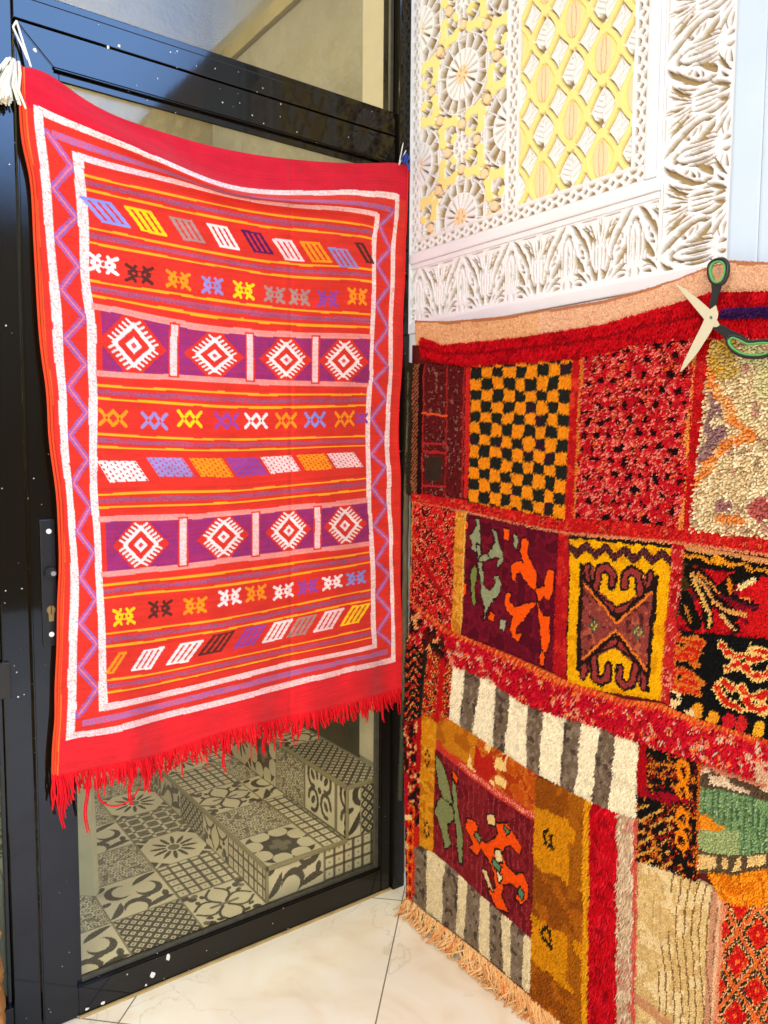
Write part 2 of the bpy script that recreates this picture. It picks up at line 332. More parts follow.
# ================================================================== STAIRWELL BEHIND THE GLASS
TS=.19
CR=lin((226,220,200)); GR=lin((66,62,58)); MG=lin((122,117,106))
def tile(kind,n=72,seed=0):
    t=Canvas(1,1,1/(n-1),CR); x,y=t.x,t.y
    if kind=='flower':
        r=np.hypot(x-.5,y-.5); a=np.arctan2(y-.5,x-.5)
        t.put((r<.40)&(r>.13)&(np.abs(((a/(2*PI)*12)%1)-.5)*r*3.4<(.22*np.sin(np.clip((r-.1)/.31,0,1)*PI)**.6)),GR)
        t.put(r<.1,MG)
        for cx in (0,1):
            for cy in (0,1): t.put((np.abs(x-cx)+np.abs(y-cy)<.26)&(np.abs(np.abs(x-cx)-np.abs(y-cy))>.03),GR)
    elif kind=='grid':
        u=(x*5.5)%1; v=(y*5.5)%1
        t.put((np.abs(u-.5)>.36)|(np.abs(v-.5)>.36),MG); t.put((np.abs(np.abs(u-.5)-.43)<.03)|(np.abs(np.abs(v-.5)-.43)<.03),GR)
        t.put((u<.1)&(v<.1),GR); t.put((np.abs(u-.5)<.07)&(np.abs(v-.5)<.07),MG)
    elif kind=='diamonds':
        u=((x+y)*6)%1; v=((x-y)*6)%1
        t.put((np.abs(u-.5)>.3)|(np.abs(v-.5)>.3),GR); t.put((np.abs(u-.5)<.13)&(np.abs(v-.5)<.13),GR)
    elif kind=='mosaic':
        u=(x*7)%1-.5; v=(y*7)%1-.5; rr=np.hypot(u,v)
        t.put((rr<.42)&(rr>.26),MG); t.put(rr<.14,GR); t.put((np.abs(u)>.36)&(np.abs(v)>.36),GR)
        t.put((vnoise(x,y,.05,seed+5)>.72),MG)
    elif kind=='stars':
        u=(x*4)%1-.5; v=(y*4)%1-.5
        t.c[:]=MG; t.put((np.abs(u)+np.abs(v)<.34)|((np.abs(u)<.1))|(np.abs(v)<.1),CR); t.put((np.abs(u)+np.abs(v)<.12),GR)
        t.put(np.minimum(np.abs(u+v),np.abs(u-v))<.05,GR)
    elif kind=='curls':
        for cx,cy,rot in ((.30,.68,0),(.74,.55,2.2),(.45,.2,4.2)):
            r=np.hypot(x-cx,y-cy); o=np.hypot(x-cx-.07*math.cos(rot),y-cy-.07*math.sin(rot))
            t.put((r<.2)&(o>.155),GR)
        for p in ([(0,.05),(.2,.15),(.25,.4)],[(1,.95),(.7,.9),(.55,.75)],[(.55,.05),(.8,.2),(1,.15)]): t.put(t.lens(*p,.12),GR)
        for cx,cy in ((.05,.45),(.1,.9),(.9,.28),(.62,.36)): t.ell(cx,cy,.09,.05,GR,rot=cx*5)
    elif kind=='scroll':
        for q in range(4):
            c,s=[(1,0),(0,1),(-1,0),(0,-1)][q]
            R=lambda a,b:(.5+a*c-b*s,.5+a*s+b*c)
            t.stroke([R(.05+.4*k/14,.05+.13*math.sin(k/14*PI)) for k in range(15)],.045,GR)
            t.stroke([R(.05+.4*k/14,-.05-.13*math.sin(k/14*PI)) for k in range(15)],.045,GR)
            e=R(.36,.36); t.ell(*e,.07,.07,GR); e=R(.42,.30); t.ell(*e,.05,.05,MG)
            e=R(.46,.46); t.ell(*e,.08,.08,GR); 
        for q in range(4):
            c,s=[(1,0),(0,1),(-1,0),(0,-1)][q]
            for (u,v) in ((.22,.33),(.33,.22)): t.ell(.5+u*c-v*s,.5+u*s+v*c,.055,.035,GR,q+.6)
        t.stroke([(.3,.5),(.7,.5)],.07,MG)
    elif kind=='circles':
        t.c[:]=GR
        for q in range(8):
            a=q*PI/4+PI/8; t.ell(.5+.42*math.cos(a),.5+.42*math.sin(a),.155,.155,CR)
        t.put((np.hypot(x-.5,y-.5)>.55),CR)
        r=np.hypot(x-.5,y-.5); a=np.arctan2(y-.5,x-.5); t.put(r<.1+.09*np.abs(np.cos(2*a)),MG)
    elif kind=='knots':
        for cx,cy,s in ((.28,.7,1),(.7,.72,-1),(.3,.28,-1),(.7,.3,1)):
            t.stroke([(cx+.15*math.cos(k/9*5)*s,cy+.19*math.sin(k/9*5)) for k in range(10)],.07,GR)
            t.ell(cx,cy,.05,.09,GR,.6*s)
        t.ell(.5,.5,.06,.06,GR); t.put(((np.abs(x-.5)>.46)|(np.abs(y-.5)>.46)),MG)
    e=np.minimum(np.minimum(x,1-x),np.minimum(y,1-y)); t.put(e<.012,lin((140,134,118)))
    return t.c
_tc={}
def tiled(name,origin,du,dv,nu,nv,kinds,cell=(1,1),crop=None):
    """tiled face: origin + u*du + v*dv in tile units, kinds[row][col]; nu,nv may be fractional"""
    n=72; ku=int(math.ceil(nu)); kv=int(math.ceil(nv)); C=np.zeros((kv*n,ku*n,3)); K=('mosaic','curls','grid','flower','diamonds','scroll','stars')
    for j in range(kv):
        for i in range(ku):
            k=kinds[j][i] if j<len(kinds) and i<len(kinds[j]) else K[(i*3+j*5)%7]
            if k not in _tc: _tc[k]=tile(k,n)
            C[j*n:(j+1)*n,i*n:(i+1)*n]=_tc[k]
    mu=int(round(nu*n)); mv=int(round(nv*n)); C=C[:mv,:mu]
    u,v=np.meshgrid(np.linspace(0,nu*TS,mu),np.linspace(0,nv*TS,mv)); P=np.array(origin)+u[...,None]*np.array(du)+v[...,None]*np.array(dv)
    nrm=np.cross(du,dv)
    V,F,Cc=sheet(P,C,back=-nrm*.012)
    return link(name,raw_mesh(V,F,Cc),M_tile)
GX0,GX1,GX2=-.445,-.175,-.03
fl=tag(tiled('stairwell_floor',(-1.015,.03,.07),(1,0,0),(0,1,0),3,6.6,
   [['curls','diamonds','scroll'],['mosaic','curls','grid'],['stars','mosaic','flower'],['flower','curls','stars'],['curls','mosaic','flower'],['grid','flower','mosaic'],['mosaic','stars','curls']]),kind='structure')
st=tag(empty('stair',(-.3,.3,.07)),'two low steps faced in mismatched grey patterned tiles behind the glass','stairs',kind='structure')
def stair_part(o): keep(o,st); return o
stair_part(tiled('tread',(GX0,.05,.175),(1,0,0),(0,1,0),(GX1-GX0)/TS,6.4,[['circles','grid'],['mosaic','grid'],['scroll','curls'],['grid','mosaic'],['flower','grid'],['stars','mosaic']]))
stair_part(tiled('riser',(GX0,1.25,.072),(0,-1,0),(0,0,1),6.3,.54,[['flower','stars','curls','diamonds','scroll','grid','grid']]))
stair_part(tiled('side_face',(GX0,.05,.072),(1,0,0),(0,0,1),(GX2-GX0)/TS,.54,[['curls','grid','diamonds']]))
stair_part(tiled('riser',(GX1,1.25,.176),(0,-1,0),(0,0,1),6.3,.86,[['stars','curls','flower','circles','mosaic','knots','knots']]))
stair_part(tiled('side_face',(GX1,.05,.176),(1,0,0),(0,0,1),(GX2-GX1)/TS,.86,[['curls']]))
stair_part(tiled('side_facing',(GX1+.05,.047,.176),(1,0,0),(0,0,1),.5,.86,[['diamonds']]))
stair_part(tiled('tread',(GX1,.05,.34),(1,0,0),(0,1,0),(GX2-GX1)/TS,6.4,[['diamonds'],['diamonds'],['scroll'],['mosaic'],['flower'],['grid']]))
M_nose=mat('olive_metal_edge',(150,146,120),.4,.4)
for q in ((GX0-.004,GX0+.004,.044,1.25,.167,.179),(GX1-.004,GX1+.004,.044,1.25,.332,.344),(GX0-.004,GX1,.044,.052,.168,.179),(GX1-.004,GX2,.041,.050,.333,.344),(GX0-.004,GX0+.003,.044,.051,.072,.168),(GX1-.004,GX1+.003,.043,.051,.18,.333)):
    stair_part(box('nosing',*q,M_nose,None,.001))
tag(box('wall_stairwell_back',-2.2,.2,1.28,1.38,0,3.2,M_olive,b=0),kind='structure')
wsr=tag(box('wall_stairwell_right',-.03,.06,.075,1.28,.0,3.2,M_stucco,b=0),kind='structure')
keep(box('pier',-.034,.05,.06,.19,.36,3.2,M_plaster,None,.004),wsr)
keep(box('tile_dado',-.034,-.028,.19,1.27,.35,.62,mat('dark_green_tile',(58,62,52),.3,.5,noise=(9,.3)),None,.001),wsr)
keep(box('rail_moulding',-.05,-.028,.19,1.27,2.86,2.92,M_olive,None,.004),wsr)
tag(box('wall_stairwell_left',-2.25,-2.15,.07,1.28,0,3.2,M_stucco,b=0),kind='structure')
tag(box('ceiling_stairwell',-2.2,.1,.07,1.38,3.2,3.26,M_plaster,b=0),kind='structure')
tag(box('slab_behind_side_window',-2.2,-1.018,.055,1.28,-.02,.06,M_stucco,b=0),kind='structure')
pk=box('plank',-.03,.03,-.012,.012,0,1.75,M_plank,None,.003); pk.location=(-.838,.396,.0705); pk.rotation_euler=(0,math.radians(-1.6),math.radians(-43))
tag(pk,'pale cream plank standing upright on the patterned tiles behind the glass','plank')

# ================================================================== RIGHT: CARVED WHITE WALL
WH=lin((231,231,236)); TAN_SHADE=lin((168,145,104)); YEL=lin((240,220,140)); PEA=lin((238,206,166))  # tan for cuts and recesses has their shade put into the colour
wall=tag(box('wall_right',.03,.14,-3.2,-.003,0,3.05,M_whitepaint,b=0),kind='structure')
keep(box('lower_boarding',.0,.0299,-1.0,-.0118,.0,1.686,M_whitepaint,None,.002),wall)
def panel(name,cv,w0,z0,label=None):
    P=np.stack([-cv.h,-(w0+cv.x0),z0+cv.y0],-1)
    V,F,C=sheet(P,cv.c,back=(.028,0,0))
    # flush the back to one plane
    n=cv.nx*cv.ny; V=V.copy(); V[n:,0]=.029
    o=link(name,raw_mesh(V,F,C),M_carve); keep(o,wall)
    if label: o['label']=label
    return o
RES=.00135
ZT=2.74
# --- star panel -----------------------------------------------------
def star_panel():
    w0,w1,z0=.047,.392,1.949
    c=Canvas(w1-w0,ZT-z0,RES,TAN_SHADE); x,y=c.x+w0,c.y+z0
    c.h[:]=-.018
    up=np.zeros(x.shape,bool); D=.184; cx0,cz0=.2235,2.3395
    def add(m,col=WH,h=0.): c.h[m]=h; c.c[m]=col
    ros=[];star=[]
    for i in range(-2,3):
        for j in range(-4,4):
            p=(cx0+i*D,cz0+j*D)
            if w0-.2<p[0]<w1+.2 and z0-.2<p[1]<ZT+.2: (ros if (i+j)%2==0 else star).append(p)
    # fine white ribbing everywhere: cells from two rotated grids
    q=.0235
    for (px,pz) in ros:
        dx,dz=x-px,y-pz; r=np.hypot(dx,dz); a=np.arctan2(dz,dx)
        near=r<.135
        k16=np.abs(((a/(2*PI)*16)%1)-.5)*2*PI/16*r          # distance from nearest mid-spoke
        kk=np.abs(((a/(2*PI)*16+.5)%1)-.5)*2*PI/16*r
        add((r<.132)&(r>.098)&((kk<.0017)))
        add((np.abs(r-.112)<.0015)|(np.abs(r-.0985)<.0017)|(np.abs(r-.0615)<.0024))
        m=(r>.060)&(r<.099)&(k16<.0017); add(m)
        m=(r>.022)&(r<.0635)&(kk<np.interp(r,[.022,.035,.06],[.0026,.0042,.0080])); add(m,WH,.001)
        add(r<.0235,PEA,.0)
        for t in range(6):
            aa=t*PI/3; add((((dx-.013*math.cos(aa))*math.cos(aa)+(dz-.013*math.sin(aa))*math.sin(aa))/.006)**2+((-(dx-.013*math.cos(aa))*math.sin(aa)+(dz-.013*math.sin(aa))*math.cos(aa))/.0028)**2<1,TAN_SHADE,-.01)
    for (px,pz) in star:
        dx,dz=x-px,y-pz; r=np.hypot(dx,dz); a=np.arctan2(dz,dx)
        k8=np.abs(((a/(2*PI)*8+.5)%1)-.5)*2*PI/8*r; k8b=np.abs(((a/(2*PI)*8)%1)-.5)*2*PI/8*r
        add((r<.062)&(k8<.0024)); add((r<.12)&(k8b<.0015)&(r>.03)); add(np.abs(r-.030)<.0018); add(np.abs(r-.075)<.0015); add(np.abs(r-.095)<.0014)
        add((r<.013+.006*np.abs(np.cos(4*a)))); add(r<.004,TAN_SHADE,-.01)
        for t in range(4):
            aa=PI/4+t*PI/2; ox,oz=px+.04*math.cos(aa),pz+.04*math.sin(aa)
            u=(x-ox)*math.cos(aa)+(y-oz)*math.sin(aa); v=-(x-ox)*math.sin(aa)+(y-oz)*math.cos(aa)
            add((np.abs(u)<.009)&(np.abs(v)<.015-.4*np.abs(u)),YEL,.0015)
    ox,oy=c.x,c.y; c.x,c.y=x,y
    nodes=set()
    for (px,pz) in ros:
        N=[(px+.126*math.cos(t*PI/4),pz+.126*math.sin(t*PI/4)) for t in range(8)]
        for t in range(8):
            A=np.array(N[t]);B=np.array(N[(t+1)%8]); mid=(A+B)/2; out=(mid-np.array((px,pz))); out/=np.linalg.norm(out); d=(B-A)/np.linalg.norm(B-A)
            sgn=1 if t%2 else -1
            P=[A+d*.018,A+d*.034+out*.007*sgn,mid+out*.001*sgn,B-d*.034-out*.007*sgn,B-d*.018]
            dd=c.dist(P); tt=((x-A[0])*d[0]+(y-A[1])*d[1])/np.linalg.norm(B-A)
            add(dd<.0130,WH,-.002)
            add(dd<np.interp(tt,[.12,.3,.5,.7,.88],[.005,.0132,.0108,.0132,.005]),YEL,.0015)
            nodes.add((round(A[0],4),round(A[1],4)))
    for n_ in nodes:
        r=np.hypot(x-n_[0],y-n_[1]); add(r<.0172,TAN_SHADE,-.016); add(r<.0118,PEA,.001)
    c.x,c.y=ox,oy
    e=np.minimum(np.minimum(c.x,c.W-c.x),np.minimum(c.y,c.H-c.y)); add(e<.004)
    panel('star_panel',c,w0,z0,'pierced star lattice picked out in yellow')
star_panel()
# --- leaf panel -----------------------------------------------------
def leaf_panel():
    w0,w1,z0=.432,.765,1.949
    c=Canvas(w1-w0,ZT-z0,RES,TAN_SHADE,warp=.0022,wl=.05,seed=3); c.h[:]=-.020
    def add(m,col=WH,h=0.): c.h[m]=h; c.c[m]=col
    tx,tz=.596-w0,2.323-z0; A,B=.172,.2215
    xx,yy=c.x,c.y
    U0=(xx-tx)/A+(yy-tz)/B; V0=(xx-tx)/A-(yy-tz)/B; K=.034
    U=U0+K*np.sin(2*PI*(V0-.25))*np.cos(2*PI*(U0-.25)); V=V0+K*np.sin(2*PI*(U0-.25))*np.cos(2*PI*(V0-.25))
    sc=A*B/math.hypot(A,B)
    du=np.abs(((U-.25)*2+.5)%1-.5)/2*sc; dv=np.abs(((V-.25)*2+.5)%1-.5)/2*sc
    iu=np.floor((U-.25)*2).astype(int); iv=np.floor((V-.25)*2).astype(int)
    edge=np.minimum(du,dv)
    yel=(edge<.0054)|(np.hypot(du,dv)<.0125)
    # cells
    for a in range(iu.min(),iu.max()+1):
        for b in range(iv.min(),iv.max()+1):
            m=(iu==a)&(iv==b)&~yel
            if not m.any(): continue
            cu=.25+(a+.5)/2; cvv=.25+(b+.5)/2
            px=tx+(cu+cvv)/2*A; pz=tz+(cu-cvv)/2*B
            tulip=(a%2!=0 and b%2!=0 and ((a-b)//2)%1==0) and ((a+1)//2-(b+1)//2+0)%1==0
            tulip=(a%2!=0 and b%2!=0)
            lx,lz=xx-px,yy-pz
            if tulip:
                add(m,YEL,-.004); t=m&((lx/.0215)**2+(lz/.040)**2<1); add(t,PEA,.0)
                for s in (-.0065,.0065): add(t&(np.abs(lx-s*(1-(lz/.05)**2))<.0012),TAN_SHADE,-.008)
            else:
                lf=m&(edge>.0088)&~((lx-.012*(1 if (a+b)%2 else -1))**2+(lz+.03)**2<.011**2)
                add(lf,WH,-.006)
                s=1 if (a+b)%2 else -1
                vn=np.abs(((lz-.55*s*lx*np.sign(lx+1e-9)*s)/.0125)%1-.5)
                add(lf&(np.abs(lx-.004*np.sin(lz/.01))<.0011)&(np.abs(lz)<.034),lin((205,200,192)),-.010)
                add(lf&(vn>.40)&(lx*s>.001)&(edge>.013),lin((215,210,203)),-.0095)
                add(lf&(((lz-.6*lx)/.017%1)>.86)&(lx*s<-.002)&(edge>.0125),lin((215,210,203)),-.0095)
    add(yel,YEL,.001)
    # small pierced dots along the straps
    for i in range(-3,4):
        for j in range(-6,6):
            for (ax,az) in ((0,B*.31),(0,-B*.31)):
                for k in (-1,1):
                    px=tx+i*A/2+k*.008; pz=tz+(j if (i%2==0) else j+.5)*B+az
                    add((np.hypot((c.x-px),(c.y-pz)*.7)<.0028),TAN_SHADE,-.012)
    e=np.minimum(np.minimum(c.x0,c.W-c.x0),np.minimum(c.y0,c.H-c.y0)); add(e<.004)
    panel('leaf_panel',c,w0,z0,'yellow strap lattice over carved white leaves')
leaf_panel()
# --- lozenge borders --------------------------------------------------
def lozenge(name,w0,w1,z0,z1,vert):
    c=Canvas(w1-w0,z1-z0,.0012,WH); L,W=(c.y,c.x) if vert else (c.x,c.y); wd=(w1-w0) if vert else (z1-z0)
    p=.036; t=(L/p)%1-.5; v=(W-wd/2)/wd
    def add(m,h=-.009,col=TAN_SHADE): c.h[m]=h; c.c[m]=col
    band=np.abs(v)<.34
    add(band&(np.abs(t)/.20+np.abs(v)/.20<1))
    add(band&(np.abs(t)>.5-.30*(np.abs(v)/.34))&(np.abs(v)>.10))
    add(band&(np.abs(np.abs(t)-.27-.1*np.abs(v))<.018)&(np.abs(v)<.22),-.004,WH)
    ax=np.abs(v)
    add((np.abs(ax-.40)<.02),-.003,WH)
    panel(name,c,w0,z0)
lozenge('lozenge_border',.0125,.0465,1.949,ZT,True)
lozenge('lozenge_border',.3925,.4315,1.949,ZT,True)
lozenge('lozenge_border',.7655,.7995,1.949,ZT,True)
lozenge('lozenge_border',.0125,.7995,1.9125,1.9485,False)
# --- mouldings --------------------------------------------------------
def mould(name,w0,w1,z0,z1):
    keep(box(name,-.008,.029,-w1,-w0,z0,z1,M_whitepaint,None,.005),wall)
mould('moulding',.0125,.836,1.884,1.912); mould('moulding',.8,.826,1.913,ZT)
keep(box('moulding_step',-.003,.029,-.836,-.0125,1.870,1.8835,M_whitepaint,None,.002),wall)
keep(box('moulding_step',-.003,.029,-.8365,-.8265,1.8845,ZT,M_whitepaint,None,.002),wall)
keep(box('edge_bead',-.007,.0295,-.0165,-.0118,1.687,ZT,M_whitepaint,None,.0015),wall)
keep(box('bottom_rail',-.006,.029,-.99,-.0125,1.687,1.716,M_whitepaint,None,.003),wall)
# --- carved arabesque bands ------------------------------------------
def motif(P,H,res=.00115):
    """one period of the palmette-and-arch carving: a in 0..P (arch peak in the middle), b 0..H; returns canvas"""
    c=Canvas(P,H,res,WH); ox=P/2; S=H/.148
    def cut(p0,p1,p2,w,d=.016,col=TAN_SHADE,pw=.7):
        w=w*1.12
        for s in (-1,1):
            f=lambda p:(ox+s*p[0],p[1]*S)
            m=c.lens(f(p0),f(p1),f(p2),w,pw); c.h[m]=-d; c.c[m]=col
    def line(p0,p1,p2,w): cut(p0,p1,p2,w,.008,TAN_SHADE,.35)
    h=P/2
    # arch / lotus outline
    cut((.006,.147),(.028,.128),(.046,.096),.010); cut((.046,.104),(.060,.080),(.062,.045),.0085); cut((.066,.05),(.074,.03),(h-.012,.010),.0085)
    # crescent inside the arch shoulder
    cut((.030,.112),(.050,.104),(.050,.080),.0125); cut((.026,.074),(.036,.046),(.050,.038),.0125)
    cut((.034,.084),(.040,.083),(.046,.074),.007); cut((.036,.070),(.044,.070),(.050,.064),.006); cut((.030,.088),(.033,.094),(.034,.100),.006)
    # stem pair and finial
    cut((.0,.126),(.0065,.120),(.008,.112),.008); cut((.007,.112),(.014,.105),(.0155,.088),.005); cut((.0115,.100),(.0165,.07),(.012,.032),.0052); cut((.0,.104),(.002,.07),(.0,.03),.0045)
    cut((.020,.094),(.026,.062),(.018,.030),.006)
    # leaves at the foot
    cut((.020,.036),(.036,.034),(.058,.010),.0075); cut((.008,.022),(.012,.014),(.010,.006),.006); cut((.022,.012),(.034,.016),(.044,.008),.0065); line((.02,.02),(.03,.026),(.042,.022),.0022)
    # lotus between arches: petals fanning at the top, twin stem below
    for t,(a,b) in enumerate(((h-.010,.128),(h-.026,.132),(h-.042,.136))): line((h-.004-.004*t,.088),(h-.010-.008*t,.108),(a,b),.0032)
    cut((h-.055,.143),(h-.030,.147),(h-.008,.143),.006); cut((h,.130),(h-.001,.120),(h,.100),.006)
    cut((h-.052,.132),(h-.030,.118),(h-.020,.086),.0058); cut((h-.0135,.088),(h-.018,.06),(h-.010,.030),.0055); line((h-.005,.084),(h-.007,.06),(h-.003,.034),.0026)
    cut((h-.004,.034),(h-.012,.024),(h-.006,.012),.009); cut((h-.022,.062),(h-.028,.044),(h-.020,.022),.006)
    line((h-.003,.147),(h-.004,.13),(h-.002,.11),.0024); line((h-.034,.138),(h-.022,.12),(h-.012,.094),.0030); line((.052,.120),(.064,.104),(.070,.074),.0034)
    cut((.066,.120),(.074,.106),(.076,.084),.0045,.010); line((.030,.060),(.027,.044),(.030,.030),.0036); cut((.054,.030),(.062,.026),(.068,.014),.005); line((.044,.132),(.056,.128),(.066,.118),.0030)
    cut((.018,.126),(.026,.120),(.030,.112),.0045); line((.006,.09),(.008,.06),(.006,.04),.0022); cut((.058,.062),(.055,.05),(.058,.038),.0048)
    # rounded relief between the cuts
    dd=np.where(c.h<-.005,0.,1.)
    k=dd
    for _ in range(3): k=(np.roll(k,1,0)+np.roll(k,-1,0)+np.roll(k,1,1)+np.roll(k,-1,1)+k)/5
    c.h=np.where(c.h<-.005,c.h,c.h-.004*(1-k))
    return c
def band(name,w0,w1,z0,z1,vert,P,peak):
    H=(w1-w0) if vert else (z1-z0); L=(z1-z0) if vert else (w1-w0)
    mo=motif(P,H); b=Canvas(w1-w0,z1-z0,RES*.95,WH)
    if vert: along=(z0+b.y-peak)/P+.5; across=1-b.x/(w1-w0)
    else: along=(w0+b.x-peak)/P+.5; across=b.y/(z1-z0)
    i=np.clip((across*(mo.ny-1)).round().astype(int),0,mo.ny-1); j=np.clip(((along%1)*(mo.nx-1)).round().astype(int),0,mo.nx-1)
    b.h=mo.h[i,j]; b.c=mo.c[i,j]
    e=np.minimum(np.minimum(b.x,b.W-b.x),np.minimum(b.y,b.H-b.y)); k=e<.003; b.h[k]=0; b.c[k]=WH
    panel(name,b,w0,z0)
band('carved_border',.0125,.8365,1.7165,1.8695,False,.1815,.0505)
band('carved_border',.837,.990,1.7165,ZT,True,.191,2.128)
for a in ((-.006,.029,-.997,-.9905,1.687,3.0,.002),(-.014,.029,-1.055,-.9975,0,3.0,.004),(-.018,.029,-1.40,-1.056,0,3.0,.006)):
    keep(box('pilaster_board',*a[:6],M_bluewhite,None,a[6]),wall)
# ================================================================== RED FLAT-WOVEN RUG ON THE DOOR
def cloth_mat(name,scale=420,strength=.35,rough=.9,noise=(7,.07)):
    m=mat(name,None,rough,.15,attr=True,noise=noise); nt=m.node_tree; L=nt.links; b=nt.nodes['Principled BSDF']
    b.inputs['Sheen Weight'].default_value=.15
    tc=nt.nodes.new('ShaderNodeTexCoord'); n=nt.nodes.new('ShaderNodeTexNoise'); n.inputs['Scale'].default_value=scale; n.inputs['Detail'].default_value=2
    mp=nt.nodes.new('ShaderNodeMapping'); mp.inputs['Scale'].default_value=(.35,1,1); L.new(tc.outputs['Object'],mp.inputs[0]); L.new(mp.outputs[0],n.inputs['Vector'])
    bp=nt.nodes.new('ShaderNodeBump'); bp.inputs['Strength'].default_value=strength; bp.inputs['Distance'].default_value=.0015
    L.new(n.outputs['Fac'],bp.inputs['Height']); L.new(bp.outputs[0],b.inputs['Normal'])
    return m
M_weave=cloth_mat('red_flat_weave'); M_wool=mat('wool_yarn',None,.9,.1,attr=True); M_pile=mat('wool_pile',None,.95,.08,attr=True)
# measured lattice: columns edge, outer line, inner line, quarter, middle, three-quarter, inner line, outer line, edge
LAT=[('T',(17,66),(39,70),(77,94),(150,128),(225,149),(300,160),(376,163),(396,163),(408,165)),
('OT',(19,100),(38,110),(75,126),(150,156),(225,186),(300,193),(376,194),(397,197),(407,199)),
('IT',(22,140),(41,143),(77,155),(150,175),(225,195),(300,206),(377,215),(396,221),(406,224)),
('A',(28,168),(45,172),(80,181),(150,197),(225,213),(300,224),(375,234),(394,240),(405,243)),
('B',(33,222),(49,226),(84,234),(150,247),(225,261),(300,271),(374,276),(393,280),(404,282)),
('C',(36,280),(54,282),(86,287),(150,298),(225,309.5),(300,317),(373,321),(391,323),(402,325)),
('D1',(37,299),(56,301),(89,305),(150,318),(225,330),(300,335),(372,337),(391,339),(402,340)),
('D2',(43,366),(60,368),(92,372),(150,376),(225,380.5),(300,383.5),(370,385),(390,386),(400,387)),
('E',(46,387),(62,388),(93,391),(150,395),(225,400),(300,401),(369,400),(389,400),(399,400)),
('F',(49,437),(64,438),(93,440),(150,443),(225,445),(300,443),(368,441),(387,441),(398,441)),
('G',(57,501),(70,501),(94.5,501),(150,499),(225,497),(300,490),(369,483),(389,480),(400,479)),
('D3',(58,520),(71,520),(96,519),(150,518),(225,514),(300,507),(369,500),(389,497),(400,496)),
('D4',(59,577),(75,577),(99,575),(150,570),(225,561),(300,552),(371,543),(391,540),(400,539)),
('H',(58,596),(75,595),(100,592),(150,586.5),(225,579),(300,568),(372,557),(391,553),(400,551)),
('I',(57,648),(73,645),(102,641),(150,635),(225,624),(300,609),(373,594),(392,590),(400,588)),
('J',(55,697),(72,692),(103,687),(150,680),(225,664),(300,648),(374,632),(393,627),(402,625)),
('IB',(55,718),(71,715),(104,708),(150,698),(225,680),(300,662),(375,646),(393,641),(403,639)),
('OB',(53,742),(70,737),(104,731),(150,720),(225,701),(300,682),(375,664),(393,660),(405,656)),
('BE',(52,777),(68,775),(103,768),(150,758),(225,733),(300,716),(375,697),(393,692),(406,688))]
KN=[r[0] for r in LAT]; KP=np.array([r[1:] for r in LAT],float)
K3=on_left(KP[...,0],KP[...,1],-.03)
uK=K3[KN.index('F'),:,0]; uK=uK-uK[0]; vK=-(K3[:,2,2]); vK=vK-vK[0]
KV=dict(zip(KN,vK)); UL,UO,UI,UI2,UO2,UR=0,uK[1],uK[2],uK[6],uK[7],uK[8]; VB=vK[-1]
def kil_uv(px,py):
    """pattern coordinates of a measured point"""
    w=on_left(px,py,-.03); best=None
    vv=np.linspace(0,VB,160); uu=np.linspace(0,UR,120); 
    G=np.einsum('ab,bcd->acd',spline_matrix(vK,vv),np.einsum('uc,rcd->rud',spline_matrix(uK,uu),K3))
    d=((G-w)**2).sum(-1); i,j=np.unravel_index(d.argmin(),d.shape); return uu[j],vv[i]
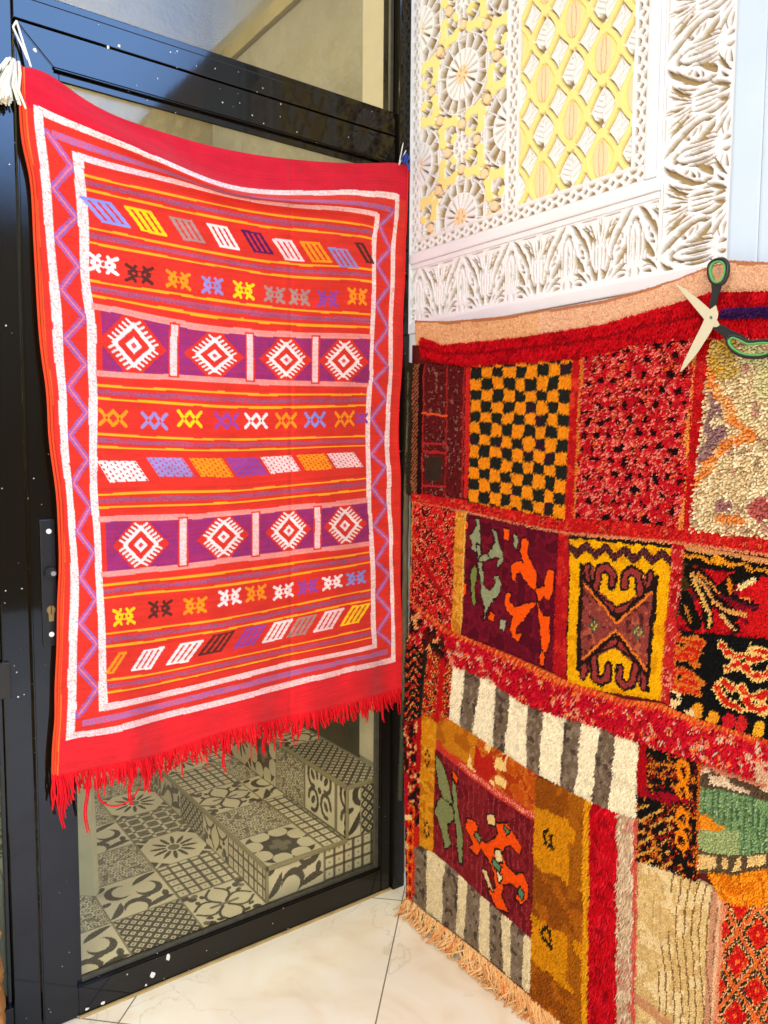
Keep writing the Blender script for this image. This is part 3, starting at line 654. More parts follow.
def kilim():
    root=empty('kilim_rug',(-.52,-.03,.6))
    tag(root,'bright red flat-woven rug with white borders hung by its corners over the black glass door','rug')
    res=.0019
    RED=lin((210,46,33)); CRIM=lin((198,22,46)); W=lin((240,216,212)); ORA=lin((250,160,30)); PUR=lin((150,70,110)); LIL=lin((140,130,190)); MAG=lin((154,38,92)); PINK=lin((232,132,124))
    Y=lin((250,196,20)); DB=lin((84,36,30)); GY=lin((160,128,122)); BL=lin((128,138,210)); VI=lin((140,62,150)); DP=lin((84,20,80)); OB=lin((244,140,20)); PW=lin((240,200,200))
    c=Canvas(UR,VB,res,RED,warp=.0012,wl=.06,seed=11); x,y=c.x,c.y
    hem=(y<KV['OT']+.004)|(y>KV['OB']-.002); c.put(hem,CRIM); c.put(y>KV['OB']-.002,lin((212,32,40)))
    for u_ in (.004,.010): c.put(np.abs(x-u_)<.0014,lin((240,110,50)))
    wv=vnoise(x,y,.004,2)
    def dotted(m,along,base=W,gap=RED):
        c.put(m,base); c.put(m&((along/.008)%1<.34)&(wv>.42),gap)
    g1=rng.random(x.shape)
    def fine(m,base=W):
        c.put(m,base); c.put(m&(g1<.26),lin((238,150,140)))
    def vline(u,w,v0,v1):
        m=(np.abs(x-u)<w/2)&(y>v0)&(y<v1); fine(m)
    def hline(v,w,u0,u1,base=W):
        m=(np.abs(y-v)<w/2)&(x>u0)&(x<u1); fine(m,base)
    # zigzag borders + lilac lines
    ZL=.105
    for (a,b,sg) in ((UO+.012,UI-.012,1),(UO2-.010,UI2+.010,-1)):
        k=0; pts=[]; v=KV['OT']+.035
        while v<KV['OB']-.03: pts.append((a if k%2==0 else b,v)); v+=ZL/2; k+=1
        d=c.dist(pts); m=d<.0068; c.put(m,lin((196,72,100))); c.put(m&(g1<.60)&(np.abs(d-.0045)<.0022),lin((116,96,180))); c.put(m&(d<.0014),lin((214,120,130)))
    for v in ((KV['OT']+KV['IT'])/2+.004,(KV['IB']+KV['OB'])/2):
        m=(np.abs(y-v)<.0075)&(x>UO+.02)&(x<UO2-.02); c.put(m,lin((200,80,96))); c.put(m&(g1<.45),lin((136,104,170)))
    # stripe triples
    for n in 'ABCEFGHIJ':
        v=KV[n]; h=.0155 if n in 'ABCJ' else .0145; ins=(x>UI+.006)&(x<UI2-.004)
        for s in (-1,1): c.put(ins&(np.abs(y-v-s*h)<.0024),ORA)
        m=ins&(np.abs(y-v)<.0052); c.put(m,lin((184,58,72))); c.put(m&(g1<.42),lin((132,88,128)))
    # borders
    vline(UO,.016,KV['OT']-.006,KV['OB']+.007); vline(UO2,.015,KV['OT']-.006,KV['OB']+.007)
    hline(KV['OT'],.015,UO,UO2); hline(KV['OB'],.015,UO,UO2,PW)
    vline(UI,.018,KV['IT']-.006,KV['IB']+.007); vline(UI2,.015,KV['IT']-.006,KV['IB']+.007)
    hline(KV['IT'],.016,UI,UI2,PW); hline(KV['IB'],.016,UI,UI2,PW)
    # slanted tablets
    def tablet(px,py,col,slant,w=.064,h=.042,bars=4):
        u,v=kil_uv(px,py); n=bars; 
        for k in range(n):
            a=u-w/2+k*w/n+.002; b=u-w/2+(k+1)*w/n-.004 - .0
            sh=slant*h*.42
            c.poly([(a-sh,v-h/2),(b-sh,v-h/2),(b+sh,v+h/2),(a+sh,v+h/2)],col)
        a=u-w/2+.002;b=u+w/2-.004; sh=slant*h*.42
        for s,t in ((-1,-h/2),(1,h/2)):
            c.poly([(a+s*sh,t+v-.002),(b+s*sh,t+v-.002),(b+s*sh,t+v+.003),(a+s*sh,t+v+.003)],col)
    for px,py,k in ((107,213,BL),(149,222,Y),(188,231,GY),(225,237.5,W),(258,243,DP),(287,248,PW),(315,252,OB),(343,257,LIL)): tablet(px,py,k,1)
    tablet(364,254,DB,1,.036,.042,2)
    for px,py,k in ((148,657,W),(186,651,W),(219,643,DB),(250,635,VI),(277,631,W),(303,626,GY),(328,620,PW),(355,615,Y)): tablet(px,py,k,-1,.064,.042)
    tablet(118,662,OB,-1,.03,.042,2)
    def checks(px,py,col,w=.088,h=.05):
        u,v=kil_uv(px,py); sh=(y-v)*.62; a=x-u-sh; m=(np.abs(a)<w/2)&(np.abs(y-v)<h/2)
        c.put(m&~((((a+w)/.0115)%1<.36)&(((y-v+h)/.0105+np.floor((a+w)/.0115)*.5)%1<.5)),col)
    for px,py,k in ((123,470,W),(170,469,LIL),(211,467,OB),(247,465,VI),(282,464,PW),(315,462,OB),(345,460,PW)): checks(px,py,k)
    # paired crosses
    def cross(px,py,col,style,s=.0235):
        u,v=kil_uv(px,py); q=.0078
        if style==1:
            for e in (-1,1):
                c.stroke([(u+e*s*1.15,v-s*.72),(u,v+.0),(u+e*s*1.15,v+s*.72)],q,col)
                c.stroke([(u+e*s*.35,v-s*.72),(u+e*s*.9,v+s*.1)],q*.9,col); c.stroke([(u+e*s*.35,v+s*.72),(u+e*s*.9,v-s*.1)],q*.9,col)
            c.stroke([(u-.006,v),(u,v-.007),(u+.006,v),(u,v+.007)],.003,col,True); c.ell(u,v,.004,.005,RED)
        else:
            for e in (-.62,.62):
                c.stroke([(u+e*s-s*.62,v-s*.7),(u+e*s+s*.62,v+s*.7)],q,col); c.stroke([(u+e*s-s*.62,v+s*.7),(u+e*s+s*.62,v-s*.7)],q,col)
                c.ell(u+e*s,v,.0028,.004,RED)
    for px,py,k in ((105,265,W),(141,273,DB),(178,280,OB),(211,286,LIL),(243,291,Y),(273,294,GY),(300,297,GY),(329,298,VI),(357,298,OB)): cross(px,py,k,1)
    for px,py,k in ((124,615,Y),(161,610,DB),(196,605,OB),(229,599,W),(257,594,OB),(283,591,W),(309,586,VI),(331,582,W),(357,578,BL)): cross(px,py,k,1)
    for px,py,k in ((113,417,OB),(154,419,LIL),(191,420,Y),(226,422,VI),(257,421,W),(287,421,OB),(316,421,BL),(345,420,OB)): cross(px,py,k,2)
    cross(361,418,VI,2,.014)
    # medallion bands
    for (t,b,divs,ctr) in (('D1','D2',((173,346),(249,355),(316,359)),((133,346),(213.5,354),(285,360),(345,361))),('D3','D4',((184,543),(256,536),(317,528)),((140,543.5),(224,538),(289,531),(344,523)))):
        v0,v1=KV[t],KV[b]; m=(y>v0)&(y<v1)&(x>UI+.012)&(x<UI2-.004); c.put(m,MAG); c.put(m&(wv>.60),lin((130,42,112))); c.put(m&(x<UI+.022),RED)
        for p in ctr:
            u,v=kil_uv(*p); v=(v0+v1)/2; H=(v1-v0)/2-.003; wd=H*.90
            c.put(m&(np.abs(x-u)/(wd*1.26)+np.abs(y-v)/(H*1.30)<1)&(np.abs(y-v)<H+.004),RED)
            r=np.abs(x-u)/wd+np.abs(y-v)/H
            c.put((r<.80)&(r>.60),W); 
            for e in (-1,1):
                for f in (-1,1):
                    for k in range(6):
                        tt=.06+.17*k; a=(u+e*wd*.76*tt,v+f*H*.76*(1-tt))
                        c.stroke([a,(a[0]+e*.012,a[1]+f*.008)],.0052,W)
            c.put(r<.30,W); c.put((r<.12),lin((220,70,80)))
        hline(v0,.013,UI+.006,UI2-.004,PINK); hline(v1,.013,UI+.006,UI2-.004,PINK)
        for p in divs:
            u,_=kil_uv(*p); m=(np.abs(x-u)<.0085)&(y>v0+.004)&(y<v1-.004); c.put((np.abs(x-u)<.013)&(y>v0)&(y<v1),RED); fine(m,PW)
    # heathered yarn
    c.c*= (1+.10*(vnoise(c.x0,c.y0*6,.02,5)-.5)+.12*(rng.random(x.shape)-.5))[...,None]
    c.c*= (1+.10*(vnoise(c.x0,c.y0,.25,8)-.5)+.16*(np.random.default_rng(3).random((c.ny,1))-.5)+.14*(vnoise(c.x0*.4,c.y0,.016,15)-.5))[...,None]
    uu=c.x0[0]; vv=c.y0[:,0]; px=np.einsum('uc,rcd->rud',spline_matrix(uK,uu),KP); px=np.einsum('vr,rud->vud',spline_matrix(vK,vv),px)
    U,Vv=c.x0,c.y0; s=Vv/VB
    # how far the cloth stands off the door: sag roll under the top edge, soft drops, wavy hem
    off=.016+.012*s
    ridge=.03+.075*np.sin(np.clip(U/(UR*.75),0,1)*PI/2)
    off+=.042*np.exp(-((Vv-ridge)/.032)**2)*np.sin(np.clip(U/UR,0,1)*PI)**.8
    off+=.010*np.exp(-((Vv-ridge-.10)/.04)**2)*np.sin(PI*np.clip(U/UR,0,1))
    off+=(.004+.008*s**2)*np.sin(2*PI*(U/.31+.12*np.sin(3*Vv)))*np.clip(s*3,0,1)
    off+=.010*(vnoise(U,Vv,.2,21)-.5)+.0045*(vnoise(U,Vv,.05,22)-.5)+.0022*(vnoise(U,Vv*.5,.02,23)-.5)-.004*np.exp(-((U-.60)/.006)**2)
    off+=.010*np.clip((s-.86)/.14,0,1)*np.sin(2*PI*U/.16+1)
    P=on_left(px[...,0],px[...,1],-off)
    V,F,C=sheet(P,c.c,back=(0,.0055,0),bk=220)
    f=link('woven_field',raw_mesh(V,F,C,True),M_weave); keep(f,root)
    # fringe: loose red warp ends along the bottom hem
    lines=[];cols=[]; n=430; bot=P[-1]
    for k in range(n):
        t=(k+rng.random()*.6)/n; j=min(int(t*(c.nx-1)),c.nx-1); p=bot[j].copy(); L=.036+.016*rng.random()+.008*math.sin(k*.21)+.03*max(0,.06-t)/.06
        if rng.random()<.06: L+=.03
        clump=.006*math.sin(k*.5+math.sin(k*.21)*4); bx=clump+.004*rng.normal(); by=-.004+.008*rng.normal()
        q=[p+np.array([bx*a*a+.0015*math.sin(a*9+k),by*a,-L*a+.004]) for a in np.linspace(0,1,6)]
        lines.append(q); cols.append(lin((226,26,36))*(.75+.4*rng.random()))
    for pxx,z_ in ((84,40),(128,22),(146,14),(222,22),(262,16),(60,30)):
        j=int(np.abs(px[-1,:,0]-pxx).argmin()); p=bot[j]; L=.05+z_/430
        q=[p+np.array([.004*math.sin(a*7),-.006,-L*a]) for a in np.linspace(0,1,10)]; lines.append(q); cols.append(lin((214,20,34)))
        lines.append([v_+np.array([.004,-.002,.0]) for v_ in q]); cols.append(lin((214,20,34)))
    j=int(np.abs(px[-1,:,0]-118).argmin()); p=bot[j]; lines.append([p+np.array([.05*math.cos(a),-.008,-.045+.05*math.sin(a)]) for a in np.linspace(PI,2*PI,14)]); cols.append(lin((220,22,36)))
    V,F,I,T=tubes(lines,.0021,5,[.9,1.1,1,1,.9,.6]); o=link('fringe',raw_mesh(V,F,np.array(cols)[I],True),M_wool); keep(o,root); o['label']='loose red fringe of twisted warp ends'; o['kind']='stuff'
    # corded selvedges and a few stray ends at the left edge
    e=P[::6,0]+np.array([.001,-.002,.002]); V,F,I,T=tubes([e,e+np.array([.006,-.0015,0])],.0026,6); o=link('selvedge_cord',raw_mesh(V,F,lin((226,70,38))*np.ones((len(V),3)),True),M_wool); keep(o,root)
    e=P[::6,-1]+np.array([-.001,-.002,0]); V,F,I,T=tubes([e],.0024,6); o=link('selvedge_cord',raw_mesh(V,F,lin((216,34,40))*np.ones((len(V),3)),True),M_wool); keep(o,root)
    # cream knot tassel on the top left corner
    a=P[0,0]+np.array([.002,-.004,.0]); tl=[]
    for k in range(60):
        r=np.array([rng.normal()*.005,rng.normal()*.004,0]); d=np.array([-.004-.034*rng.random(),-.004*rng.random(),-.075-.012*rng.random()])
        tl.append([a+r+np.array([-.012,0,.008]),a+r*1.6+np.array([-.016,-.004,.0])+d*.2,a+r*2+np.array([-.016,-.004,0])+d*.6+np.array([-.004,0,0])*k/60,a+r*3+np.array([-.014,-.004,0])+d])
    V,F,I,T=tubes(tl,.0030,6,[.9,1.1,1,.7]); o=link('corner_tassel',raw_mesh(V,F,lin((242,236,214))*np.ones((len(V),3)),True),M_wool); keep(o,root); o['label']='cream yarn tassel at the top left corner'
    # blue yarn tuft on the bottom right corner
    a=P[-1,-1]+np.array([.001,-.006,.025]); tl=[]
    for k in range(12):
        tl.append([a+np.array([.002*rng.normal(),.002*rng.normal(),0]),a+np.array([.004+.003*rng.normal(),.002*rng.normal(),-.03]),a+np.array([.010+.004*rng.normal(),.003*rng.normal(),-.055-.02*rng.random()])])
    V,F,I,T=tubes(tl,.0024,5); o=link('corner_tassel',raw_mesh(V,F,lin((64,96,190))*np.ones((len(V),3)),True),M_wool); keep(o,root); o['label']='small blue yarn tuft at the lower right corner'
    return P
KP3=kilim()
# strings that hold it
def string(name,lines,rad,col,label,cat,m=M_wool,k=6):
    base=np.asarray(lines[0][0]); V,F,I,T=tubes([np.asarray(l)-base for l in lines],rad,k); o=link(name,raw_mesh(V,F,lin(col)*np.ones((len(V),3)),True),m); o.location=base
    return tag(o,label,cat)
def sag(a,b,n=8,s=.0): 
    a=np.asarray(a);b=np.asarray(b); return [a+(b-a)*t+np.array([s*math.sin(PI*t),0,0]) for t in np.linspace(0,1,n)]
L=lambda x,y,Y: on_left(x,y,Y)
string('string_loop',[sag(L(13,27,-.004),L(28,60,-.022)),sag(L(16.5,21,-.006),L(31,67,-.024)),sag(L(13,27,-.004),L(16.5,21,-.006),4)],.0023,(238,232,220),'white string tied to the upper left corner of the red rug','string')
string('string_loop',[sag(L(404.5,135,-.006),L(399,165,-.021)),sag(L(408,146,-.006),L(399.5,164,-.022)),sag(L(404.5,135,-.006),L(408,146,-.006),4)],.0018,(232,228,222),'thin white string holding the upper right corner of the red rug','string')
kn=[[L(403+2*math.cos(a*2.1)+a*.6,157+4*math.sin(a*1.7)+a*.5,-.028+.006*math.sin(a*3)) for a in np.linspace(0,6.3,40)],[L(405,160,-.024),L(407.5,164,-.03),L(409,170,-.026)]]
string('blue_twine_knot',kn,.0028,(58,84,170),'small blue twine knot beside the upper right corner of the red rug','twine')
# red tie end at the upper left
# ================================================================== PATCHWORK PILE RUG ON THE RIGHT WALL
def rug_x(z): return -(.034+(1.75-z)*.030)
def rug_pts(px,off=0.):
    px=np.asarray(px,float); X=np.full(px.shape[:-1],-.05)
    for _ in range(5):
        P=on_right(px[...,0],px[...,1],X); X=rug_x(P[...,2])+.010*(vnoise(-P[...,1],P[...,2],.30,31)-.5)-off
    return P
prug=empty('patchwork_rug',(-.06,-.5,.03))
tag(prug,'thick patchwork rug of mismatched knotted wool pieces hung along the carved white wall','rug')
def poly_at(pts,s):
    pts=np.asarray(pts,float); d=np.r_[0,np.cumsum(np.hypot(*np.diff(pts,axis=0).T))]; d/=d[-1]
    return np.stack([np.interp(s,d,pts[:,0]),np.interp(s,d,pts[:,1])],-1)
def patch(label,top,bot,draw,res=.0034,pile=.007,bg=(120,20,30),warp=.002,wl=.03,seed=0,jit=.16,flat=False,lift=.0,name='patch',thick=1.0,droop=.5):
    n0=40; tp=rug_pts(poly_at(top,np.linspace(0,1,n0))); bp=rug_pts(poly_at(bot,np.linspace(0,1,n0)))
    W=(np.linalg.norm(np.diff(tp,axis=0),axis=1).sum()+np.linalg.norm(np.diff(bp,axis=0),axis=1).sum())/2; H=np.linalg.norm(tp-bp,axis=1).mean()
    c=Canvas(W,H,res,lin(bg),warp=warp,wl=wl,seed=seed); draw(c)
    s=c.x0[0]/W; t=c.y0[:,0]/H; a=poly_at(top,s); b=poly_at(bot,s)
    px=a[None]*(1-t)[:,None,None]+b[None]*t[:,None,None]; off=lift+.003+pile*.6; P=rug_pts(px,off); P[...,0]+=off
    e=np.minimum(np.minimum(c.x0,W-c.x0),np.minimum(c.y0,H-c.y0))
    rnd=np.clip(e/.008,0,1)
    bump=lift+.004*rnd-.003+.0035*(vnoise(c.x0,c.y0,.05,seed+9)-.5)+.002*(vnoise(c.x0,c.y0,.017,seed+4)-.5)
    P=P.copy(); P[...,0]-=bump
    col=np.clip(c.c*(1+jit*(rng.random(c.x.shape)-.5)*2)[...,None],0,1)
    V,F,C=sheet(P,col*.8,back=(.010,0,0),flip=False)
    Vs=[V];Fq=[F[0] if False else np.concatenate(F)];Ft=[];Cs=[C]; o=len(V)
    if pile>0:
        N=P.reshape(-1,3)+np.c_[np.zeros(P.size//3),rng.normal(size=(P.size//3,2))*res*.22]; n=len(N); cc=col.reshape(-1,3)
        ln=pile*(.75+.5*rng.random(n)); dirv=np.stack([-np.ones(n),.28*rng.normal(size=n),-droop+.25*rng.normal(size=n)],-1); dirv/=np.linalg.norm(dirv,axis=1)[:,None]
        sag_=np.stack([np.zeros(n),.15*rng.normal(size=n),-droop*.5*np.ones(n)],-1)*ln[:,None]
        rad=res*.56*thick*(.85+.3*rng.random(n)); ph=rng.random(n)*2*PI
        e1=np.cross(dirv,[0,0,1.]); e1/=np.linalg.norm(e1,axis=1)[:,None]; e2=np.cross(dirv,e1)
        rings=[]
        for k,(f,rf) in enumerate(((0,.85),(.62,1.0),(1.0,.42))):
            ctr=N+dirv*(ln*f)[:,None]+sag_*f*f
            for q in range(3):
                an=ph+q*2*PI/3; rings.append(ctr+(rad*rf)[:,None]*(np.cos(an)[:,None]*e1+np.sin(an)[:,None]*e2))
        TV=np.stack(rings,1).reshape(-1,3); b0=o+np.arange(n)*9
        for k in (0,3):
            for q in range(3):
                q2=(q+1)%3; Fq.append(np.stack([b0+k+q,b0+k+q2,b0+k+3+q2,b0+k+3+q],-1))
        Ft.append(np.stack([b0+6,b0+7,b0+8],-1)); Vs.append(TV)
        Cs.append(np.repeat(cc,9,0))
    me=raw_mesh(np.concatenate(Vs),[np.concatenate(Fq)]+Ft,np.concatenate(Cs),True)
    ob=link(name,me,M_pile); keep(ob,prug); ob['label']=label
    return ob
def pick(c,cols,scale,seed=0,w=None):
    """knots scattered at random among several yarns, clustered at a given scale"""
    n=vnoise(c.x,c.y,scale,seed); n2=vnoise(c.x,c.y,scale*.45,seed+1); q=(.6*n+.4*n2); r=q.ravel().argsort().argsort().reshape(q.shape)/q.size
    w=np.cumsum(np.array(w or [1]*len(cols),float)); w/=w[-1]; 
    for k in range(len(cols)-1,-1,-1): c.put(r<=w[k],lin(cols[k]))
def solid(col,var=()):
    def f(c):
        c.c[:]=lin(col)
        if var: pick(c,[col]+list(var),.018,3,[3]+[1]*len(var))
    return f
REDY=(200,18,28)
# ---- the shapes
def d_maroon(c):
    W,H=c.W,c.H; pick(c,[(92,24,26),(116,30,32),(70,22,22),(150,90,80)],.010,4,[5,3,3,1.2])
    c.put(c.x<W*.13,lin((46,40,26))); c.put((c.x>W*.13)&(c.x<W*.22)&(((c.x+c.y)/.012%1)<.5),lin((150,96,60)))
    c.put((c.x>W*.22)&(c.x<W*.30),lin((40,16,16)))
    for a in (.30,.66,.92): c.put(np.abs(c.x-W*a)<.003,lin((168,40,36)))
    c.put((np.abs(c.y-H*.36-c.x*.05)<.003)&(c.x<W*.68)&(c.x>W*.28),lin((226,90,40)))
    for v in (.60,.66,.92): c.put((np.abs(c.y-H*v)<.003)&(c.x<W*.68)&(c.x>W*.3),lin((176,44,44)))
    c.poly([(W*.36,H*.70),(W*.60,H*.70),(W*.60,H*.88),(W*.36,H*.88)],lin((60,44,34)))
    c.put(c.x>W*.95,lin((205,40,36)))
def d_check(c):
    i=np.floor(c.x/c.W*9*.999).astype(int); j=np.floor(c.y/c.H*12.6+.55).astype(int)
    c.put((i+j)%2==0,lin((236,146,24))); c.put((i+j)%2==1,lin((36,38,32)))
    m=(vnoise(c.x,c.y,.04,5)>.78)&((i+j)%2==1); c.put(m,lin((58,30,44)))
def d_redfleck(c):
    pick(c,[(192,20,34),(216,50,52),(236,132,118),(146,14,26),(226,92,40)],.009,8,[5,3,2.8,2.2,1.0])
    u=((c.x+.003*np.sin(c.y/.02))/.034); v=c.y/.030; k=np.floor(v); uu=(u+.5*(k%2))%1-.5; vv=v%1-.5
    c.put((np.hypot(uu*1.0,vv)<.27)&(vnoise(c.x,c.y,.008,4)>.42),lin((34,14,16)))
    c.put(c.x<.006,lin((222,130,50))); c.put(c.x>c.W-.006,lin((226,150,70)))
def d_shag(c):
    W,H=c.W*.62,c.H
    pick(c,[(224,202,160),(206,178,134),(236,218,182),(184,154,114),(200,150,130)],.02,9,[4,3,3,1.6,.8])
    m=(c.y<H*.22)&(c.x<W*.40); c.put(m,lin((196,166,96))); c.put(m&(vnoise(c.x,c.y,.012,3)>.6),lin((204,160,62)))
    m=(c.x>W*.42)&(c.y<H*.42)&(vnoise(c.x,c.y,.03,13)>.42); c.put(m,lin((212,202,152)))
    m=c.inside([(W*.06,H*.26),(W*.36,H*.46),(W*.30,H*.60),(W*.02,H*.72)])&(vnoise(c.x,c.y,.014,2)>.35); c.put(m,lin((150,112,112)))
    z=[(0,.17),(.12,.27),(.30,.34),(.40,.42),(.66,.50),(.40,.54),(.26,.60),(.14,.66),(.02,.76)]
    st=[(W*a,H*b) for a,b in z]; m=(c.dist(st)+.010*(vnoise(c.x,c.y,.011,5)-.4))<.0105; c.put(m,lin((228,140,66))); c.put(m&(vnoise(c.x,c.y,.009,5)>.6),lin((236,176,112)))
    c.ell(W*.5,H*.93,.03,.01,lin((226,140,70))); c.ell(W*.85,H*.86,.022,.02,lin((180,90,84))); c.ell(W*.38,H*.86,.014,.012,lin((160,110,110)))
def d_redband(c):
    pick(c,[(196,26,28),(218,48,38),(166,18,26),(214,90,56)],.012,6,[5,3,2,.8]); c.put(c.y>c.H*.84,lin((222,140,96)))
def d_speck2(c):
    pick(c,[(206,24,32),(226,72,44),(236,150,110),(44,18,16),(150,18,22)],.009,12,[5,2,1.6,2.6,2]); c.put((c.y>c.H*.42+c.x*.6)&(c.y<c.H*.48+c.x*.6),lin((170,22,24)))
    c.put(c.x<.006,lin((200,150,40)))
def scroll(c,pts,w,col,dark=(34,20,22)):
    d=c.dist(pts); wd=np.array(w) if np.ndim(w) else w
    c.put(d<w/2+.0035,lin(dark)); c.put(d<w/2,lin(col))
def d_arab(c):
    W,H=c.W,c.H; pick(c,[(108,18,38),(124,22,42),(92,16,34)],.03,3)
    G=(154,158,120); O=(244,92,14); S=lambda L:[(W*a/640,H*b/960) for a,b in L]   # traced in a 640 x 960 frame
    def blob(L,col): m=c.inside(S(L)); d=c.dist(S(L),True); c.put(d<.0032,lin((36,22,24))); c.put(m,lin(col))
    # green creature, two upper wings and two lower wings
    blob([(40,180),(60,130),(90,70),(75,40),(100,30),(110,70),(100,120),(110,200),(120,260),(90,290),(60,270)],G)
    scroll(c,S([(100,240),(110,330),(125,420),(135,500)]),.011,G); scroll(c,S([(120,330),(180,290)]),.011,G)
    blob([(165,270),(190,230),(215,170),(190,90),(215,95),(235,180),(265,240),(270,310),(240,360),(230,340),(250,290),(215,290),(190,310)],G)
    blob([(120,500),(150,540),(190,560),(230,480),(215,430),(245,420),(270,470),(260,550),(210,620),(175,720),(160,760),(165,680),(140,600)],G)
    blob([(60,420),(90,390),(100,450),(85,560),(100,680),(80,700),(70,600),(50,500)],(132,140,70))
    # orange creature
    blob([(390,110),(415,90),(440,120),(430,190),(460,250),(500,330),(510,440),(480,440),(430,400),(390,340),(360,400),(370,430),(340,420),(330,330),(370,270),(410,280),(385,200)],O)
    blob([(500,440),(560,400),(580,280),(620,270),(620,400),(600,480),(560,470),(530,500)],O)
    blob([(520,520),(470,600),(430,680),(380,760),(390,800),(430,780),(400,850),(360,830),(350,760),(360,680),(320,660),(295,590),(310,520),(340,520),(330,590),(370,610),(430,560),(480,540)],O)
    blob([(520,520),(560,600),(610,590),(610,780),(580,860),(560,780),(540,660)],O)
    blob([(268,60),(300,60),(300,140),(270,140)],O); blob([(335,90),(365,100),(365,190),(340,180)],G); blob([(200,700),(230,710),(225,770),(195,760)],O); blob([(270,740),(310,730),(300,810),(270,800)],(170,170,140))
    blob([(0,60),(22,70),(22,130),(0,130)],O); blob([(0,560),(30,560),(20,650),(0,650)],O); blob([(560,850),(590,870),(590,940),(560,940)],O)
def d_yellow(c):
    W,H=c.W,c.H; c.c[:]=lin((240,178,10)); S=lambda L:[(W*a,H*b) for a,b in L]
    m=vnoise(c.x,c.y,.02,4)>.7; c.put(m,lin((226,158,8)))
    D=(58,24,26); R=(158,58,56); Bk=(40,26,22)
    c.put(c.y<.006,lin(Bk)); c.put((c.x<.005),lin(Bk))
    zz=[(W*(k/11),H*(.055+(.06 if k%2 else 0))) for k in range(12)]; c.stroke(zz,.017,lin(D)); m=(c.dist(zz)<.006); c.put(m&(((c.x+c.y)/.007%1)<.5),lin((110,54,60)))
    x0,x1,y0,y1=.13,.87,.18,.95
    X=lambda a:x0+(x1-x0)*a; Yf=lambda b:y0+(y1-y0)*b
    B=lambda L:[(W*X(a),H*Yf(b)) for a,b in L]
    c.poly(B([(0,0),(1,.03),(.97,1),(0,.92)]),lin(Bk)); c.poly(B([(.03,.015),(.96,.04),(.93,.97),(.04,.90)]),lin((150,66,58))); mm=c.inside(B([(.03,.015),(.96,.04),(.93,.97),(.04,.90)])); c.put(mm&(vnoise(c.x,c.y,.009,6)>.68),lin((96,40,40))); c.put(mm&(vnoise(c.x,c.y,.009,16)>.76),lin((186,96,70)))
    # yellow bites at top and bottom, with hooked dark/red scrolls
    for f in (0,1):
        q=(lambda L:B([(a,b) for a,b in L])) if f==0 else (lambda L:B([(1-a,1.0-b) for a,b in L]))
        c.poly(q([(.14,-.02),(.86,-.02),(.80,.14),(.74,.22),(.50,.32),(.26,.22),(.2,.14)]),lin((240,178,10)))
        for s in (0,1):
            w=(lambda a:a) if s==0 else (lambda a:1-a)
            arc=q([(w(.08),.02),(w(.10),.16),(w(.24),.28),(w(.50),.37)]); c.stroke(arc,.020,lin(Bk)); c.stroke(arc,.010,lin(R))
            hk=q([(w(.20),.20),(w(.24),.04),(w(.34),.01),(w(.42),.06),(w(.42),.15)]); c.stroke(hk,.024,lin(Bk)); c.stroke(hk,.012,lin(R))
            lg=q([(w(.02),.10),(w(.24),.26),(w(.50),.44)]); c.stroke(lg,.008,lin(Bk)); 
            og=q([(w(.06),.18),(w(.28),.33),(w(.5),.47)]); c.stroke(og,.006,lin((236,130,40)))
    for ca in (.20,.80):
        for a in range(-2,3):
            for b in range(-2,3):
                if abs(a)+abs(b)<3: c.ell(W*X(ca)+a*.0068,H*Yf(.52)+b*.0072,.0030,.0032,lin((190,180,80) if (a+b)%2 else (70,96,80)))
    c.stroke(B([(.0,0),(0,.92)]),.008,lin(Bk)); c.stroke(B([(1,.03),(.97,1)]),.008,lin(Bk))
def d_branch(c):
    W,H=c.W*.63,c.H; pick(c,[(196,16,26),(212,36,30),(160,12,24),(120,16,40)],.02,7,[5,2,2,.8]); Bk=lin((24,20,16))
    c.put(c.y<H*.22,Bk); z=[(W*a,H*(.10+.02*math.sin(a*25)+.04*a)) for a in np.linspace(0,1,26)]; c.stroke(z,.007,lin((230,150,40))); c.ell(W*.42,H*.11,.014,.008,lin((238,160,30))); c.put((c.x>W*.78)&(c.y>H*.24),lin((206,24,28)))
    c.put(c.y<H*.05,lin((214,150,90)))
    c.put((c.x<W*.16)&(c.y>H*.2)&(vnoise(c.x,c.y,.012,3)>.45),lin((70,52,24)))
    S=lambda L:[(W*a,H*b) for a,b in L]
    for L,w in (([(.10,.30),(.28,.42),(.42,.62),(.62,.74)],0.0248),([(.14,.36),(.30,.60),(.36,.90)],0.0211),([(.2,.28),(.42,.46),(.70,.56),(.86,.60)],0.0149),([(.5,.44),(.62,.30),(.84,.24)],0.0211),([(.5,.72),(.66,.92)],0.0161),([(.06,.62),(.2,.9)],.03)): c.stroke(S(L),w,Bk)
    for L,w,k in (([(.12,.31),(.28,.44),(.40,.62),(.56,.72),(.76,.72)],0.0070,(226,160,84)),([(.15,.38),(.28,.62),(.36,.76),(.37,.92)],0.0075,(224,176,92)),([(.2,.30),(.34,.40),(.44,.50)],0.0052,(216,140,60)),([(.68,.40),(.84,.28)],0.0093,(240,214,150)),([(.56,.32),(.58,.46)],0.0093,(222,130,30)),([(.5,.78),(.64,.92)],0.0064,(226,176,110)),([(.70,.52),(.80,.53)],0.0046,(222,140,60)),([(.10,.72),(.16,.9)],0.0058,(190,120,40))): c.stroke(S(L),w,lin(k))
    c.stroke(S([(.44,.52),(.70,.60),(.9,.62)]),.006,lin((110,16,40)))
